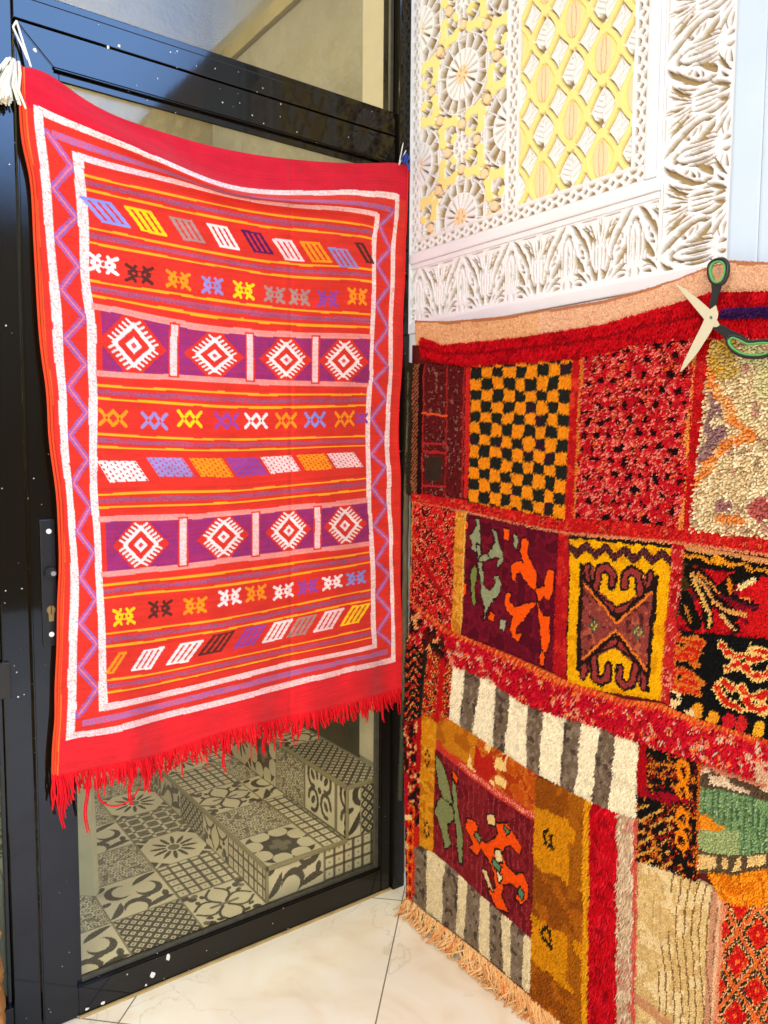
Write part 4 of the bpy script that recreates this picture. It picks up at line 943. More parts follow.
def d_leafy(c):
    W,H=c.W*.65,c.H; Bk=lin((20,20,20)); c.c[:]=Bk; S=lambda L:[(W*a,H*b) for a,b in L]
    def leaf(L,w,rim):
        P=S(L); q=[]
        for (xa,ya),(xb,yb) in zip(P[:-1],P[1:]):
            for t in np.linspace(0,1,4)[:-1]: q.append((xa+(xb-xa)*t,ya+(yb-ya)*t+.004*math.sin((xa+(xb-xa)*t)/.008)))
        q.append(P[-1]); d=c.dist(q); n=vnoise(c.x,c.y,.012,6)*.010
        c.put(d+n<w/2+.0065,lin(rim)); c.put(d+n<w/2+.0020,lin((206,36,24))); c.put((d+n<w/2-.003)&(vnoise(c.x,c.y,.010,2)>.60),lin((232,100,36)))
    for L in ([(.0,.06),(.20,.12),(.30,.10)],[(.02,.20),(.26,.24)],[(.0,.32),(.16,.30),(.24,.36)],[(.0,.48),(.22,.50)],[(.02,.62),(.24,.60),(.30,.56)],[(.08,.72),(.28,.68)],[(0,.40),(.05,.70)]): leaf(L,.016,(214,120,40))
    for L in ([(.52,.12),(.66,.22),(.90,.18),(1.1,.20)],[(.56,.34),(.70,.28),(.84,.36),(1.1,.32)],[(.56,.50),(.80,.58),(1.1,.54)],[(.50,.60),(.60,.70),(.72,.74)],[(.78,.66),(.95,.70),(1.1,.66)],[(.80,.10),(1.0,.12)],[(1.2,.2),(1.5,.3)],[(1.2,.5),(1.5,.6)]): leaf(L,.015,(238,196,116))
    m=(c.y>H*.84); c.put(m,Bk)
    for (a,b),k in (((.30,.88),(238,160,40)),((.46,.92),(238,160,40)),((.62,.90),(206,30,40)),((.74,.90),(206,40,40)),((.92,.90),(240,180,40))): c.ell(W*a,H*b,.011,.017,lin(k),.3)
    m=(c.x<W*.28)&(c.y>H*.76)&(vnoise(c.x,c.y,.012,4)>.56); c.put(m,lin((240,206,150)))
def d_seam(c):
    pick(c,[(192,14,38),(214,30,44),(150,8,26),(226,130,110),(232,110,40),(210,176,150)],.013,14,[6,4,2.5,1.5,1.0,.7]); 
    c.put((c.y<c.H*.10),lin((206,60,32))); c.put((c.y<c.H*.09)&(((c.x/.012)%1)<.5),lin((226,120,50)))
    m=(c.x>c.W*.80)&(vnoise(c.x,c.y,.03,5)>.62); c.put(m,lin((214,170,140)))
    m=(c.x<c.W*.10)&(c.y>c.H*.12); c.put(m&(vnoise(c.x,c.y,.014,8)>.46),lin((96,24,20))); c.put(m&(vnoise(c.x,c.y,.012,18)>.60),lin((36,24,18))); c.put(m&(vnoise(c.x,c.y,.010,28)>.70),lin((226,150,90)))
    m=c.inside([(c.W*.93,c.H*.9),(c.W*.99,c.H*.1),(c.W,c.H*.1),(c.W,c.H*.7),(c.W*.96,c.H)]); c.put(m,lin((124,96,128)))
def d_strip_tree(c):
    W,H=c.W,c.H; pick(c,[(186,30,22),(206,60,28),(228,170,90),(30,26,20),(150,20,22)],.009,17,[4,2.4,1.8,2.4,1.6])
    c.put(np.abs(c.x-W*.42)<.009,lin((34,38,28))); c.put(c.x<.006,lin((40,38,30)))
    for k in range(9): c.put((np.abs(c.y-H*(.08+k*.11)-.01*np.sin(c.x/.01))<.006)&(c.x<W*.42),lin((26,24,22)))
    c.put((np.abs(c.x-W*.80)<.012),lin((190,20,24)))
def d_strip_flower(c):
    W,H=c.W,c.H; c.c[:]=lin((34,24,20)); S=lambda L:[(W*a,H*b) for a,b in L]
    pick(c,[(34,24,20),(150,18,24),(200,34,26),(222,176,110)],.011,23,[3,1.6,1.6,1.4])
    for k in range(7):
        v=H*(.52+.075*k); m=c.ell(W*.48,v,.020,.024,lin((236,120,24))); c.ell(W*.48,v,.014,.017,lin((208,34,20))); c.ell(W*.48,v,.006,.007,lin((30,22,20)))
    c.put((c.x<W*.3)&(c.y>H*.30)&(c.y<H*.60),lin((190,14,30))); c.put((c.x<W*.55)&(np.abs(c.y-H*.545)<.006),lin((240,206,130)))
    c.put((c.x>W*.72)&(c.y>H*.6),lin((200,36,24))); c.put((c.x>W*.8)&(c.y<H*.3),lin((180,20,26)))
def d_yel_strip(c):
    pick(c,[(220,150,44),(228,164,60),(200,124,34)],.02,5); c.put(c.x>c.W*.88,lin((236,184,90)))
def d_yel_long(c):
    W,H=c.W,c.H; pick(c,[(216,140,20),(224,158,36),(196,116,16)],.03,5)
    for v in (.36,.86):
        for a in range(-1,2):
            for b in range(-2,3):
                if (abs(a)+abs(b))%2==0 and abs(a)+abs(b)>0: c.ell(W*.55+a*.008,H*v+b*.010,.0045,.006,lin((70,44,16)))
def d_stripes(tops,bots,cream=(246,232,200),dark=(120,100,80)):
    def f(c):
        pick(c,[cream,tuple(min(255,v+6) for v in cream),tuple(v-14 for v in cream)],.03,5,[3,2,1])
        for (a0,a1),(b0,b1) in zip(tops,bots):
            t=c.y/c.H; l=(a0+(b0-a0)*t)*c.W+.004*(vnoise(c.x,c.y,.03,1)-.5); r=(a1+(b1-a1)*t)*c.W
            m=(c.x>l)&(c.x<r); c.put(m,lin(dark)); c.put(m&(vnoise(c.x,c.y,.010,3)>.6),lin((146,126,106))); c.put(m&(vnoise(c.x,c.y,.012,4)>.74),lin((84,68,58)))
    return f
def d_fleck(c):
    W,H=c.W,c.H; pick(c,[(26,20,18),(150,22,26),(204,120,34),(60,26,20)],.011,19,[6,1.4,2.0,1.4])
    d=((c.x*.8+c.y*1.1)/.026)%1; c.put((d<.26)&(c.y>H*.5)&(c.x<W*.62)&(vnoise(c.x,c.y,.014,7)>.38),lin((220,160,70)))
    c.put((c.x<W*.16)&(c.y<H*.45),lin((176,14,24)))
    for v in (.12,.3,.52,.7): c.put((np.abs(np.hypot(c.x-W*.78,(c.y-H*v)*.7)-.012)<.004),lin((236,140,20)))
    c.put((np.abs(c.y-H*.40)<.012)&(vnoise(c.x,c.y,.01,9)>.5),lin((160,14,36)))
def d_green(c):
    W,H=c.W*.58,c.H; pick(c,[(130,160,108),(118,150,100),(156,180,130),(106,132,88)],.012,21,[3,3,1.6,1])
    c.put(((c.x/.0135)%1<.24),lin((82,108,72)))
    c.put(c.y<H*.20,lin((96,74,56))); c.put((c.y<H*.17)&(vnoise(c.x,c.y,.02,3)>.46),lin((226,200,168))); c.put((c.y<H*.05),lin((206,128,96)))
    c.put((c.y>H*.56)&(c.y<H*.80)&(c.x<W*.6),lin((164,176,118)))
    z=c.inside([(0,H*.50),(W*.12,H*.46),(W*.18,H*.50),(W*.30,H*.52),(W*.40,H*.55),(W*.30,H*.60),(W*.16,H*.62),(0,H*.60)]); c.put(z,lin((238,150,34)))
    c.put(c.y>H*.80,lin((98,78,56)))
    for a,b in ((.05,.28),(.36,.44),(.54,.64),(.72,.98),(1.1,1.3)): c.put((c.x>W*a)&(c.x<W*b)&(c.y>H*.83)&(c.y<H*.95),lin((232,196,130)))
    c.put(c.x<.006,lin((214,110,30)))
def d_orange(c): pick(c,[(240,146,20),(246,160,36),(224,124,16)],.02,6); c.put(((c.x/.014)%1<.12),lin((190,100,14)))
def d_net(c):
    W,H=c.W,c.H; pick(c,[(214,46,26),(232,96,40),(196,24,26)],.012,8,[4,2,2])
    a,b=c.x/.085,c.y/.105
    u=np.abs(((a+b)+.5)%1-.5); v=np.abs(((a-b)+.5)%1-.5); e=np.minimum(u,v)*.066
    c.put(e<.0125,lin((236,176,112))); c.put((e<.0125)&(e>.0035)&(((c.x*1.3+c.y)/.011%1)<.55),lin((48,44,34))); c.put(e<.004,lin((226,110,50)))
    c.put((np.minimum(u,v)>.30),lin((206,22,26))); c.put((np.minimum(u,v)>.44),lin((236,120,50))); c.put(c.x<.010,lin((232,150,110)))
def d_ribs(c):
    W,H=c.W,c.H; pick(c,[(226,196,136),(216,182,120),(234,208,156)],.03,4)
    r=((c.x+.01*np.sin(c.y/.06))/.0175)%1; m=(r<.19)&(c.x>W*.34+.02*np.sin(c.y/.05)); c.put(m,lin((140,104,58)))
    m=(r<.07)&(c.x<=W*.34); c.put(m,lin((198,164,106)))
    c.put((c.x>W*.86)&(r>=.15),lin((206,150,116))); c.put(c.x>W*.95,lin((232,190,150)))
    m=np.abs(c.y-H*.62-c.x*.5)<.012; c.put(m&(vnoise(c.x,c.y,.02,5)>.45),lin((206,150,106)))
def d_creamstrip(c): pick(c,[(212,184,150),(226,200,170),(186,154,120),(210,150,130)],.016,9,[3,2,2,1]); c.put(c.x>c.W*.86,lin((206,90,76)))
def d_brown(c):
    W,H=c.W,c.H; O=lin((214,140,14)); Bn=lin((150,78,16)); c.c[:]=O
    n=.020*(vnoise(c.x,c.y,.03,3)-.5); y=c.y+n
    for a,b in ((0,.11),(.40,.60),(.84,1.0)):
        zig=.03*np.abs(((c.x/W*2.2)%1)-.5)*2
        c.put((y>H*a-zig*H*.9)&(y<H*b+zig*H*.6),Bn)
    c.put((c.x>W*.62)&(c.x<W*.86)&(vnoise(c.x,c.y,.04,9)>.35),lin((170,96,16)))
    c.put((vnoise(c.x,c.y,.02,5)>.68)&(c.c[...,0]<.35),lin((176,96,18)))
    c.put(c.x>W*.88,lin((226,158,24)))
    for v in (.235,.665):
        for a,b in ((0,-.02),(-.009,-.012),(.009,-.010),(-.013,.0),(.012,.004),(-.006,.012),(.006,.016),(.014,.018)): c.ell(W*.26+a,H*v+b,.0058,.0064,lin((46,34,12)))
def d_rustband(c):
    W,H=c.W,c.H; pick(c,[(196,84,22),(206,112,30),(180,62,20)],.02,4)
    c.put((c.x<W*.42)&(c.y<H*.75),lin((204,128,24))); c.put((c.x<W*.42)&(c.y<H*.75)&(vnoise(c.x,c.y,.03,2)>.6),lin((180,100,20)))
    m=(c.x>W*.34)&(c.x<W*.72)&(vnoise(c.x,c.y,.022,7)>.52); c.put(m,lin((240,206,130)))
    m=(c.x>W*.40)&(c.x<W*.70)&(vnoise(c.x,c.y,.026,12)>.62); c.put(m,lin((190,40,24)))
    c.put(c.y>H*.80,lin((206,60,48))); c.put((c.y>H*.84)&(c.y<H*.94)&(c.x>W*.25)&(((c.x/.006)%1)<.6),lin((236,150,120)))
def d_bird(c):
    W,H=c.W,c.H; pick(c,[(128,30,36),(140,36,40),(112,24,32)],.03,3); S=lambda L:[(W*a,H*b) for a,b in L]
    c.put(((c.x/.019)%1<.12)&(vnoise(c.x,c.y,.03,4)>.4),lin((160,60,66)))
    def blob(L,col): m=c.inside(S(L)); d=c.dist(S(L),True); c.put(d<.0042,lin((38,26,22))); c.put(m,lin(col))
    G=(136,138,88)
    blob([(.02,.06),(.09,.08),(.16,.22),(.20,.38),(.13,.44),(.05,.30)],G); blob([(.08,.40),(.20,.42),(.22,.52),(.14,.62),(.19,.78),(.13,.86),(.09,.72),(.02,.58)],G); blob([(.20,.16),(.24,.2),(.25,.38),(.30,.56),(.31,.86),(.27,.88),(.25,.66),(.21,.42)],G)
    O=(240,84,16)
    blob([(.34,.42),(.40,.38),(.46,.40),(.44,.46),(.54,.50),(.60,.42),(.66,.34),(.64,.24),(.74,.16),(.80,.22),(.88,.28),(.86,.36),(.76,.34),(.70,.44),(.74,.54),(.84,.56),(.90,.50),(.96,.56),(.97,.66),(.90,.78),(.84,.76),(.88,.66),(.78,.66),(.72,.74),(.70,.84),(.78,.94),(.66,.98),(.58,.90),(.66,.80),(.64,.70),(.58,.62),(.48,.58),(.46,.66),(.38,.66),(.42,.58),(.34,.50)],O)
    blob([(.55,.22),(.62,.18),(.63,.26),(.56,.30)],(232,196,130)); blob([(.64,.47),(.69,.44),(.70,.54),(.65,.56)],(230,206,150)); blob([(.62,.56),(.70,.58),(.68,.66),(.62,.63)],(106,134,96)); blob([(.66,.66),(.71,.66),(.69,.74)],(230,206,150)); blob([(.88,.64),(.93,.66),(.91,.72),(.87,.7)],(96,124,86)); blob([(.44,.46),(.49,.47),(.47,.53),(.43,.51)],(120,130,80)); blob([(.52,.74),(.56,.73),(.62,.86),(.57,.86)],(232,196,140)); blob([(.72,.20),(.77,.22),(.74,.28)],(96,124,86))
    blob([(.20,.07),(.25,.08),(.25,.14),(.2,.13)],O)
def d_hem(c): pick(c,[(228,182,148),(220,166,132),(234,194,160),(214,150,120)],.006,5,[3,2,2,.8]); c.put((c.y<.007),lin((186,120,84))); m=(c.x<c.W*.30); c.c[m]*=np.array([.98,.92,.74])
def d_redhem(c): pick(c,[(186,8,22),(204,14,28),(158,4,18)],.014,5,[4,2,2]); c.put((np.abs(c.y-c.H*.5)<.004)&(c.x<c.W),lin((140,6,18)))
# ---- the pieces (corner measurements)
XR=800
patch('dark maroon piece with fine dotted figures',[(404,362),(414,364),(469,365)],[(402,494),(416,495),(466,498)],d_maroon,.0030,.004,seed=1)
patch('orange and black checkered piece',[(470,361),(520,359),(571,355)],[(467,500),(515,508),(563,519)],d_check,.0032,.007,seed=2,warp=.004,wl=.03,droop=.7)
patch('narrow red strip beside the checkered piece',[(570,354),(580,352)],[(563,518),(573,520)],solid((190,24,28),((216,60,40),)),.0032,.005,seed=3)
patch('red shag piece flecked with black and pink',[(579,350),(640,338),(696,332)],[(572,516),(625,521),(681,528)],d_redfleck,.0034,.007,seed=4,droop=.35,warp=.008,wl=.022)
patch('narrow red strip beside the beige shag piece',[(695,332),(711,333)],[(680,527),(690,529)],solid((186,18,24),((206,40,36),)),.0034,.005,seed=5)
patch('deep beige shag piece with an orange zigzag',[(710,336),(768,336),(830,338)],[(688,529),(768,538),(820,544)],d_shag,.0052,.010,seed=6,thick=1.12,droop=.22,jit=.14)
patch('red seam band under the top row of pieces',[(410,492),(416,493),(466,501),(546,517),(568,517),(620,521),(677,527),(768,537),(XR+20,541)],[(410,502),(416,503),(462,511),(530,527),(567,534),(620,538),(680,543),(768,555),(XR+20,560)],d_redband,.0034,.006,seed=7)
patch('red piece speckled with black and orange',[(411,502),(455,510)],[(408,602),(430,615),(451,630)],d_speck2,.0030,.006,seed=8)
patch('narrow golden strip beside the maroon figured piece',[(454,510),(465,512)],[(450,630),(460,636)],d_yel_strip,.0032,.006,seed=9)
patch('maroon piece with sage green and orange scroll figures',[(464,512),(510,521),(558,532)],[(459,635),(500,650),(551,672)],d_arab,.0026,.003,seed=10,warp=.003,wl=.011)
patch('narrow red strip beside the yellow framed piece',[(557,532),(568,534)],[(551,670),(565,682)],solid((182,24,30),((206,44,36),)),.0034,.006,seed=11)
patch('yellow framed piece with a hooked maroon medallion',[(567,535),(620,540),(672,545)],[(564,683),(610,692),(661,700)],d_yellow,.0028,.004,seed=12,warp=.0026,wl=.012)
patch('narrow red and pink strip beside the yellow framed piece',[(671,544),(683,545)],[(659,700),(670,705)],solid((196,40,40),((226,130,110),(176,20,26))),.0034,.007,seed=13)
patch('red piece with black and cream branches',[(682,545),(768,560),(XR+20,567)],[(674,629),(768,638),(XR+20,642)],d_branch,.0032,.006,seed=14,droop=.4)
patch('black piece with jagged red leaves outlined in cream',[(673,630),(768,639),(XR+20,643)],[(668,706),(700,722),(768,742),(XR+20,752)],d_leafy,.0031,.006,seed=15,droop=.4)
patch('shaggy crimson seam band crossing the middle of the rug',[(410,602),(444,630),(486,647),(530,667),(566,683),(620,701),(656,705),(700,722),(768,742),(XR+20,752)],[(407,640),(430,650),(451,664),(486,678),(525,704),(556,714),(600,727),(636,741),(698,760),(737,772),(768,783),(XR+20,795)],d_seam,.0040,.010,seed=16,droop=.5,lift=.004)
patch('narrow piece of black, red and ochre branches at the left edge',[(405,638),(430,650),(451,664)],[(402,730),(420,715),(437,722),(448,722)],d_strip_tree,.0028,.006,seed=17)
patch('narrow floral strip at the lower left edge',[(402,718),(421,716)],[(405,899),(414,901)],d_strip_flower,.0030,.006,seed=18)
patch('narrow mustard strip at the lower left',[(420,700),(434,712)],[(418,845),(432,852)],d_yel_long,.0030,.005,seed=19)
patch('cream piece with grey brown vertical stripes',[(451,663),(486,677),(525,703),(556,713),(600,726),(637,741)],[(447,718),(490,745),(535,773),(590,802),(616,813),(634,820)],
  d_stripes([(.075,.16),(.25,.325),(.43,.51),(.62,.705),(.80,.885)],[(.065,.13),(.245,.31),(.43,.50),(.61,.69),(.78,.865)]),.0034,.006,seed=20)
patch('black piece with ochre and red flecks',[(637,741),(665,749),(696,760)],[(633,860),(660,868),(694,882)],d_fleck,.0032,.006,seed=21,droop=.4)
patch('sage green piece with an orange figure and cream blocks',[(697,762),(737,774),(768,785),(XR+20,797)],[(694,873),(730,876),(768,868),(XR+20,866)],d_green,.0038,.006,seed=22,droop=.25)
patch('rust coloured band with cream blotches',[(437,708),(449,720),(490,746),(535,774)],[(435,748),(470,778),(500,800),(533,822)],d_rustband,.0032,.005,seed=24)
patch('maroon piece with an orange winged figure and green stems',[(433,748),(470,778),(500,800),(534,822)],[(431,852),(455,872),(478,894),(529,939)],d_bird,.0028,.003,seed=25,warp=.0032,wl=.012)
patch('gold and brown cut pile piece',[(534,778),(560,789),(590,803)],[(529,1000),(552,1018),(588,1044)],d_brown,.0036,.007,seed=26,jit=.22)
patch('shaggy bright red strip at the bottom',[(589,803),(616,814)],[(587,1044),(615,1066)],solid((196,10,26),((216,24,40),(164,6,20))),.0040,.014,seed=27,droop=1.0,jit=.22)
patch('narrow cream shag strip beside the red strip',[(615,813),(635,821)],[(614,1066),(631,1078)],d_creamstrip,.0040,.012,seed=28,droop=.8)
patch('ribbed beige piece at the bottom',[(633,859),(660,867),(694,881),(722,897)],[(630,1078),(710,1094)],d_ribs,.0032,.0028,seed=29,droop=.25)
patch('bright orange piece under the green piece',[(706,874),(735,876),(768,868),(XR+20,866)],[(719,900),(735,906),(768,908),(XR+20,908)],d_orange,.0038,.006,seed=30,droop=.25)
patch('red orange piece with a dark diamond net',[(720,898),(735,904),(768,907),(XR+20,907)],[(709,1094),(768,1100),(XR+20,1100)],d_net,.0034,.006,seed=31,droop=.35)
patch('cream and grey brown striped piece above the fringe',[(412,845),(432,853),(455,872),(478,894),(530,940)],[(410,900),(425,912),(455,934),(490,962),(530,996)],
  d_stripes([(0,.10),(.24,.36),(.44,.56),(.64,.74),(.83,.94)],[(0,.13),(.25,.37),(.44,.56),(.65,.77),(.83,.92)],(228,208,164),(128,108,84)),.0034,.004,seed=32)
# ---- turned-over top hem
patch('red pile band along the top hem',[(416,332),(442,341),(478,338),(530,331),(600,320),(640,309),(684,295),(712,287),(768,287),(XR+30,289)],[(420,356),(442,361),(473,364),(520,360),(571,356),(600,350),(646,338),(700,334),(768,337),(XR+30,339)],d_redhem,.0036,.008,seed=33,lift=.006,name='hem_band',droop=.9)
patch('purple stripe in the top hem',[(719,308),(768,306),(XR+30,307)],[(719,316),(768,315),(XR+30,316)],solid((52,22,74),((70,30,90),)),.0034,.007,seed=34,lift=.019,name='hem_band')
patch('turned beige back of the rug along the top edge',[(413,320),(422,321),(447,321),(504,316),(600,300.5),(640,290),(675,279),(710,265),(728,260),(768,262),(XR+30,266)],[(414,345),(420,337),(442,345),(478,342),(530,335),(600,324),(640,313),(684,299),(712,291),(768,290),(XR+30,292)],d_hem,.0030,.0012,seed=35,lift=.013,name='turned_edge',jit=.1)
# ---- dark binding on the left edge
def binding(pts,r,col,name='edge_binding'):
    e=rug_pts(np.array(pts,float)); e[:,0]+=.004
    q=np.linspace(0,1,60); d=np.linspace(0,1,len(e)); e=np.stack([np.interp(q,d,e[:,k]) for k in range(3)],-1)
    V,F,I,T=tubes([e],r,8); V=V+rng.normal(size=V.shape)*.0006
    o=link(name,raw_mesh(V,F,lin(col)*(.8+.4*rng.random((len(V),1))),True),M_wool); keep(o,prug); return o
binding([(409,372),(408,420),(406,480),(404.5,540),(404,600),(404,640),(403.5,700)],.0085,(88,84,62)); binding([(403,700),(400.5,760),(399.5,800)],.0085,(60,62,48))
# ---- fringe lying on the marble
def rug_fringe():
    lines=[];cols=[]
    edge=np.array([(405,900),(414,903),(425,913),(455,935),(490,963),(530,997),(556,1018),(588,1046)],float); n=430
    for k in range(n):
        p=rug_pts(poly_at(edge,(k+rng.random()*.7)/n)[None])[0]; 
        L=.034+.026*rng.random(); out=.006+.024*rng.random(); dy=(.028*rng.normal()+.012*math.sin(k*.3))*(.5 if k<60 else 1)
        z1=max(.004,p[2]-L*.7); q=[p+np.array([-.002,0,.004]),p+np.array([-.010,dy*.3,-.35*(p[2]-z1)-.004]),np.array([p[0]-out*.7,p[1]+dy*.7,max(.004,z1+.004)]),np.array([p[0]-out-.014*rng.random(),p[1]+dy*1.1,max(.0035,z1-.004)])]
        t=np.linspace(0,1,9); d=np.linspace(0,1,4); q=np.stack([np.interp(t,d,np.array(q)[:,a]) for a in range(3)],-1); q[1:-1]=(q[:-2]+q[1:-1]*2+q[2:])/4
        q[:,1]+=.0025*np.sin(t*9+k); q[:,2]=np.maximum(q[:,2],.0032)
        lines.append(q); cols.append(lin([(230,176,112),(216,150,88),(236,192,134),(226,116,46)][int(rng.choice(4,p=[.42,.25,.27,.06]))])*(.85+.25*rng.random()))
    V,F,I,T=tubes(lines,.0023,5,[1,1.1,1,1,.7]); o=link('fringe',raw_mesh(V,F,np.array(cols)[I],True),M_wool); keep(o,prug); o['label']='tangled peach coloured wool fringe'; o['kind']='stuff'
rug_fringe()
# ---- canvas backing that the pieces are sewn to
bt=rug_pts(poly_at([(410,345),(600,330),(768,300),(830,300)],np.linspace(0,1,30))); bb=rug_pts(poly_at([(404,895),(530,992),(620,1066),(800,1100)],np.linspace(0,1,30)))
tt=np.linspace(0,1,40)[:,None,None]; Bk=bt[None]*(1-tt)+bb[None]*tt; Bk[...,0]=rug_x(Bk[...,2])+.010
V,F,C=sheet(Bk,np.zeros(Bk.shape)+lin((92,30,28)),back=(.006,0,0)); o=link('backing_cloth',raw_mesh(V,F,C,True),M_wool); keep(o,prug)

# ================================================================== SCISSORS
sc=empty('scissors',tuple(on_right(711,320,-.085)))
tag(sc,'open steel scissors with black and green handles on the patchwork rug top hem','scissors')
SX=-.088
def SP(p,d): return Vector(on_right(p[0],p[1],SX-d))
zs=lambda L:[(640+a/5.69,220+b/5.69) for a,b in L]
M_blade=mat('brushed_blade_steel',(228,220,192),.3,.5,metal=.35); M_green=mat('green_rubber',(88,160,84),.45,.4)
prism('blade',zs([(197,358),(250,388),(330,448),(395,505),(428,548),(455,600),(440,612),(412,608),(365,565),(320,510),(262,440)]),lambda p,d:SP(p,.006+d),.0022,M_blade,sc,.0006)
prism('blade',zs([(228,866),(246,812),(300,700),(355,590),(372,548),(395,512),(432,483),(446,535),(440,562),(400,642),(330,752),(270,826)]),lambda p,d:SP(p,.0088+d),.0022,M_blade,sc,.0006)
o=prism('pivot_screw',[(711+1.4*math.cos(a),317.5+1.6*math.sin(a)) for a in np.linspace(0,2*PI,14)[:-1]],lambda p,d:SP(p,.011+d),.0016,M_steel,sc,.0003)
def loop(name,outl,th,dep,m,d0):
    pts=[np.array(SP(p,d0)) for p in outl]; P=[]
    n=len(pts)
    for k in range(n):                                         # smooth closed curve
        p0,p1,p2,p3=pts[k-1],pts[k],pts[(k+1)%n],pts[(k+2)%n]
        for t in np.linspace(0,1,6)[:-1]: P.append(.5*((2*p1)+(-p0+p2)*t+(2*p0-5*p1+4*p2-p3)*t*t+(-p0+3*p1-3*p2+p3)*t**3))
    P=np.array(P); N=len(P); tg=np.roll(P,-1,0)-np.roll(P,1,0); tg/=np.linalg.norm(tg,axis=1)[:,None]; ax=np.array([-1.,0,0]); sd=np.cross(tg,ax); K=10; an=np.arange(K)*2*PI/K
    V=P[:,None]+th*np.cos(an)[None,:,None]*sd[:,None]+dep*np.sin(an)[None,:,None]*ax
    i=np.arange(N*K).reshape(N,K); j=np.roll(i,-1,1); i2=np.roll(i,-1,0); j2=np.roll(j,-1,0)
    return link(name,raw_mesh(V.reshape(-1,3),np.stack([i,j,j2,i2],-1).reshape(-1,4),None,True),m)
M_bk=mat('dark_grey_handle',(34,36,38),.45,.4)
h1=loop('handle',zs([(405,345),(392,290),(402,248),(440,226),(478,226),(500,258),(496,310),(474,356),(440,368)]),.0036,.0046,M_bk,.009); keep(h1,sc); h1['label']='upper black handle with green lining'
g1=loop('handle_lining',zs([(414,338),(402,292),(412,254),(442,238),(470,242),(484,268),(480,308),(464,344),(436,356)]),.0022,.0048,M_green,.0098); g1.parent=h1
s1=prism('shank',zs([(404,352),(470,356),(462,392),(446,440),(438,486),(398,502),(396,470),(408,410)]),lambda p,d:SP(p,.006+d),.0055,M_bk,sc,.0016)
h2=loop('handle',zs([(500,680),(520,660),(570,672),(620,694),(690,688),(742,690),(756,730),(736,766),(680,780),(600,776),(540,752),(508,716)]),.0036,.0046,M_bk,.009); keep(h2,sc); h2['label']='lower black handle with green lining'
g2=loop('handle_lining',zs([(510,688),(530,670),(570,684),(620,706),(690,700),(734,704),(744,730),(728,756),(680,769),(604,765),(548,742),(518,714)]),.0022,.0048,M_green,.0098); g2.parent=h2
s2=prism('shank',zs([(436,604),(458,590),(520,626),(596,660),(618,690),(560,672),(510,676),(494,694),(470,658),(412,616)]),lambda p,d:SP(p,.004+d),.0055,M_bk,sc,.0016)

# ================================================================== CARRIER BAG AT THE FAR LEFT
def crumple(name,cx,cy,rx,ry,z0,z1,col,m,seed,amp=.03,top=.75):
    nu,nv=72,46; u,v=np.meshgrid(np.linspace(0,2*PI,nu,endpoint=False),np.linspace(0,1,nv)); 
    prof=np.interp(v,[0,.05,.35,.7,.9,1],[.80,.96,1.0,.93,top,top*.6])
    n=(np.abs(vnoise(np.cos(u)*.3+.5*v,np.sin(u)*.3+v*.4,.16,seed)-.5)*2+.5*np.abs(vnoise(np.cos(u)*.3+v,np.sin(u)*.3-.7*v,.07,seed+1)-.5)*2)
    r=prof+(n-.6)*amp/.13
    sq=1/np.maximum(np.abs(np.cos(u)),np.abs(np.sin(u)))**.45
    P=np.stack([cx+rx*r*np.cos(u)*sq,cy+ry*r*np.sin(u)*sq,z0+(z1-z0)*v+.02*(n-.5)*(v>.8)],-1); V=P.reshape(-1,3)
    i=np.arange(nu*nv).reshape(nv,nu); j=np.roll(i,-1,1); F=np.stack([i[:-1],j[:-1],j[1:],i[1:]],-1).reshape(-1,4)
    V=np.concatenate([V,[[cx,cy,z0],[cx,cy,z1+.005]]]); b=len(V)-2
    T=np.concatenate([np.stack([j[0],i[0],np.full(nu,b)],-1),np.stack([i[-1],j[-1],np.full(nu,b+1)],-1)])
    V=V-np.array([cx,cy,z0]); o=link(name,raw_mesh(V,[F,T],None,True),m); o.location=(cx,cy,z0); return o
M_bag=mat('brown_carrier_plastic',(176,120,56),.32,.5,noise=(6,.25)); M_bagtop=mat('tan_paper_flap',(206,150,84),.6,.3)
bg=crumple('carrier_bag',-1.245,-.12,.095,.10,.150,.345,None,M_bag,41,.02); tag(bg,'crumpled brown carrier bag at the far left edge beside the black door frame','bag')
fl_=crumple('folded_top',-1.24,-.12,.088,.09,.33,.43,None,M_bagtop,43,.02,.4); fl_.location=(.0,.0,.18); fl_.parent=bg; fl_['label']='lighter folded top'
bl=crumple('cloth_bundle',-1.262,-.13,.105,.11,.001,.135,None,mat('blue_cotton',(56,86,120),.85,.2,noise=(40,.5)),47,.02,.9); tag(bl,'blue cloth bundle on the floor under the brown carrier bag','cloth')

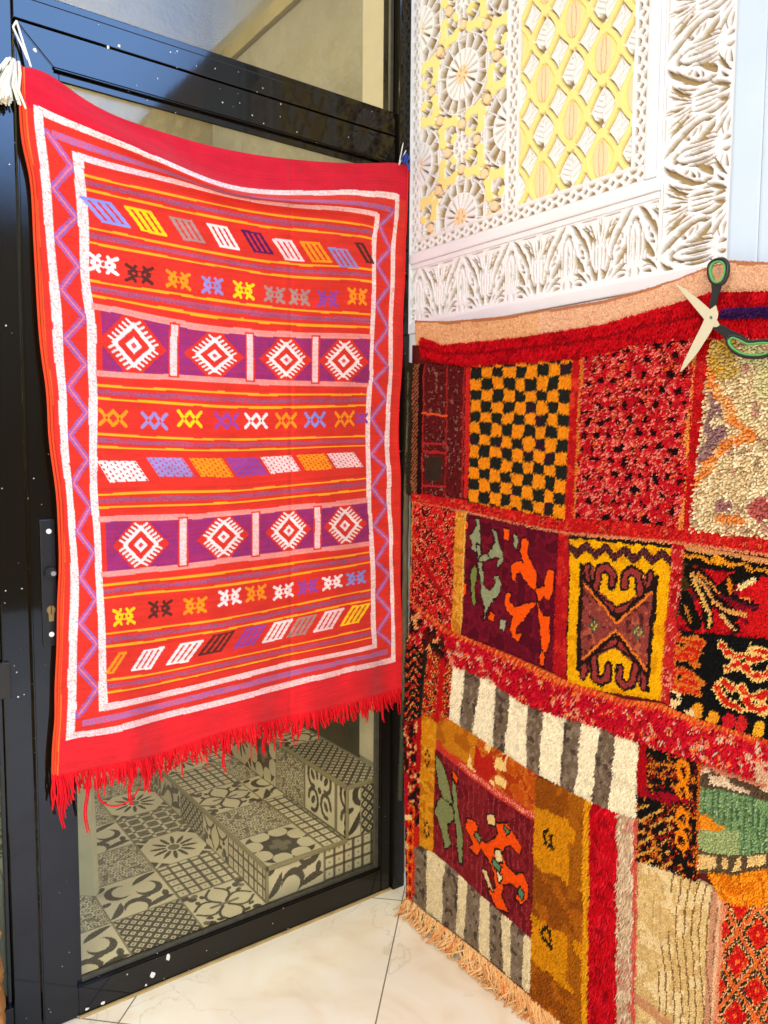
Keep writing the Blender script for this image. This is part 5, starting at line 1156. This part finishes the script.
# ================================================================== LIGHT
w=bpy.data.worlds.new('daylight'); scene.world=w; w.use_nodes=True; nt=w.node_tree; LK=nt.links
for n in list(nt.nodes): nt.nodes.remove(n)
out=nt.nodes.new('ShaderNodeOutputWorld'); bgn=nt.nodes.new('ShaderNodeBackground'); tc=nt.nodes.new('ShaderNodeTexCoord'); sp=nt.nodes.new('ShaderNodeSeparateXYZ')
LK.new(tc.outputs['Generated'],sp.inputs[0]); rp=nt.nodes.new('ShaderNodeValToRGB'); mr=nt.nodes.new('ShaderNodeMapRange'); mr.inputs[1].default_value=-1; mr.inputs[2].default_value=1
LK.new(sp.outputs[2],mr.inputs[0]); LK.new(mr.outputs[0],rp.inputs[0])
e=rp.color_ramp.elements; e[0].position=.0; e[0].color=(.22,.18,.13,1); e[1].position=1.0; e[1].color=(1.10,1.18,1.32,1)
for p,cc in ((.5,(.20,.17,.14,1)),(.60,(.42,.42,.41,1)),(.78,(1.05,1.14,1.32,1))):
    k=rp.color_ramp.elements.new(p); k.color=cc
g=nt.nodes.new('ShaderNodeVectorMath'); g.operation='NORMALIZE'; LK.new(tc.outputs['Generated'],g.inputs[0])
dt=nt.nodes.new('ShaderNodeVectorMath'); dt.operation='DOT_PRODUCT'; LK.new(g.outputs[0],dt.inputs[0]); dt.inputs[1].default_value=Vector((.19,-.86,.475)).normalized()
m2=nt.nodes.new('ShaderNodeMapRange'); m2.interpolation_type='SMOOTHSTEP'; m2.inputs[1].default_value=.965; m2.inputs[2].default_value=.998; LK.new(dt.outputs['Value'],m2.inputs[0])
mxs=nt.nodes.new('ShaderNodeMix'); mxs.data_type='RGBA'; LK.new(m2.outputs[0],mxs.inputs[0]); LK.new(rp.outputs[0],mxs.inputs[6]); mxs.inputs[7].default_value=(4.0,7.8,16.0,1)
LK.new(mxs.outputs[2],bgn.inputs[0]); bgn.inputs[1].default_value=1.0; LK.new(bgn.outputs[0],out.inputs[0])
def area(name,loc,target,size,power,col,sy=None):
    l=bpy.data.lights.new(name,'AREA'); l.energy=power; l.color=col; l.shape='RECTANGLE'; l.size=size; l.size_y=sy or size
    o=bpy.data.objects.new(name,l); COL.objects.link(o); o.location=loc; d=Vector(target)-Vector(loc); o.rotation_euler=d.to_track_quat('-Z','Y').to_euler(); return o
area('warm_fill',(-2.5,-2.5,1.9),(-.3,-.3,.7),1.3,76,(1,.92,.77))  # added warm area light, unseen behind the camera, for floor and lower rugs
area('stairwell_fill',(-1.2,.72,3.1),(-.6,.6,.5),.5,22,(1,.90,.66))  # added fill with no visible fitting, lifts the interior behind the glass
scene.view_settings.view_transform='Standard'; scene.view_settings.look='None'; scene.view_settings.exposure=.10; scene.view_settings.gamma=1
scene.view_settings.use_curve_mapping=False
scene.cycles.max_bounces=8; scene.cycles.transparent_max_bounces=12
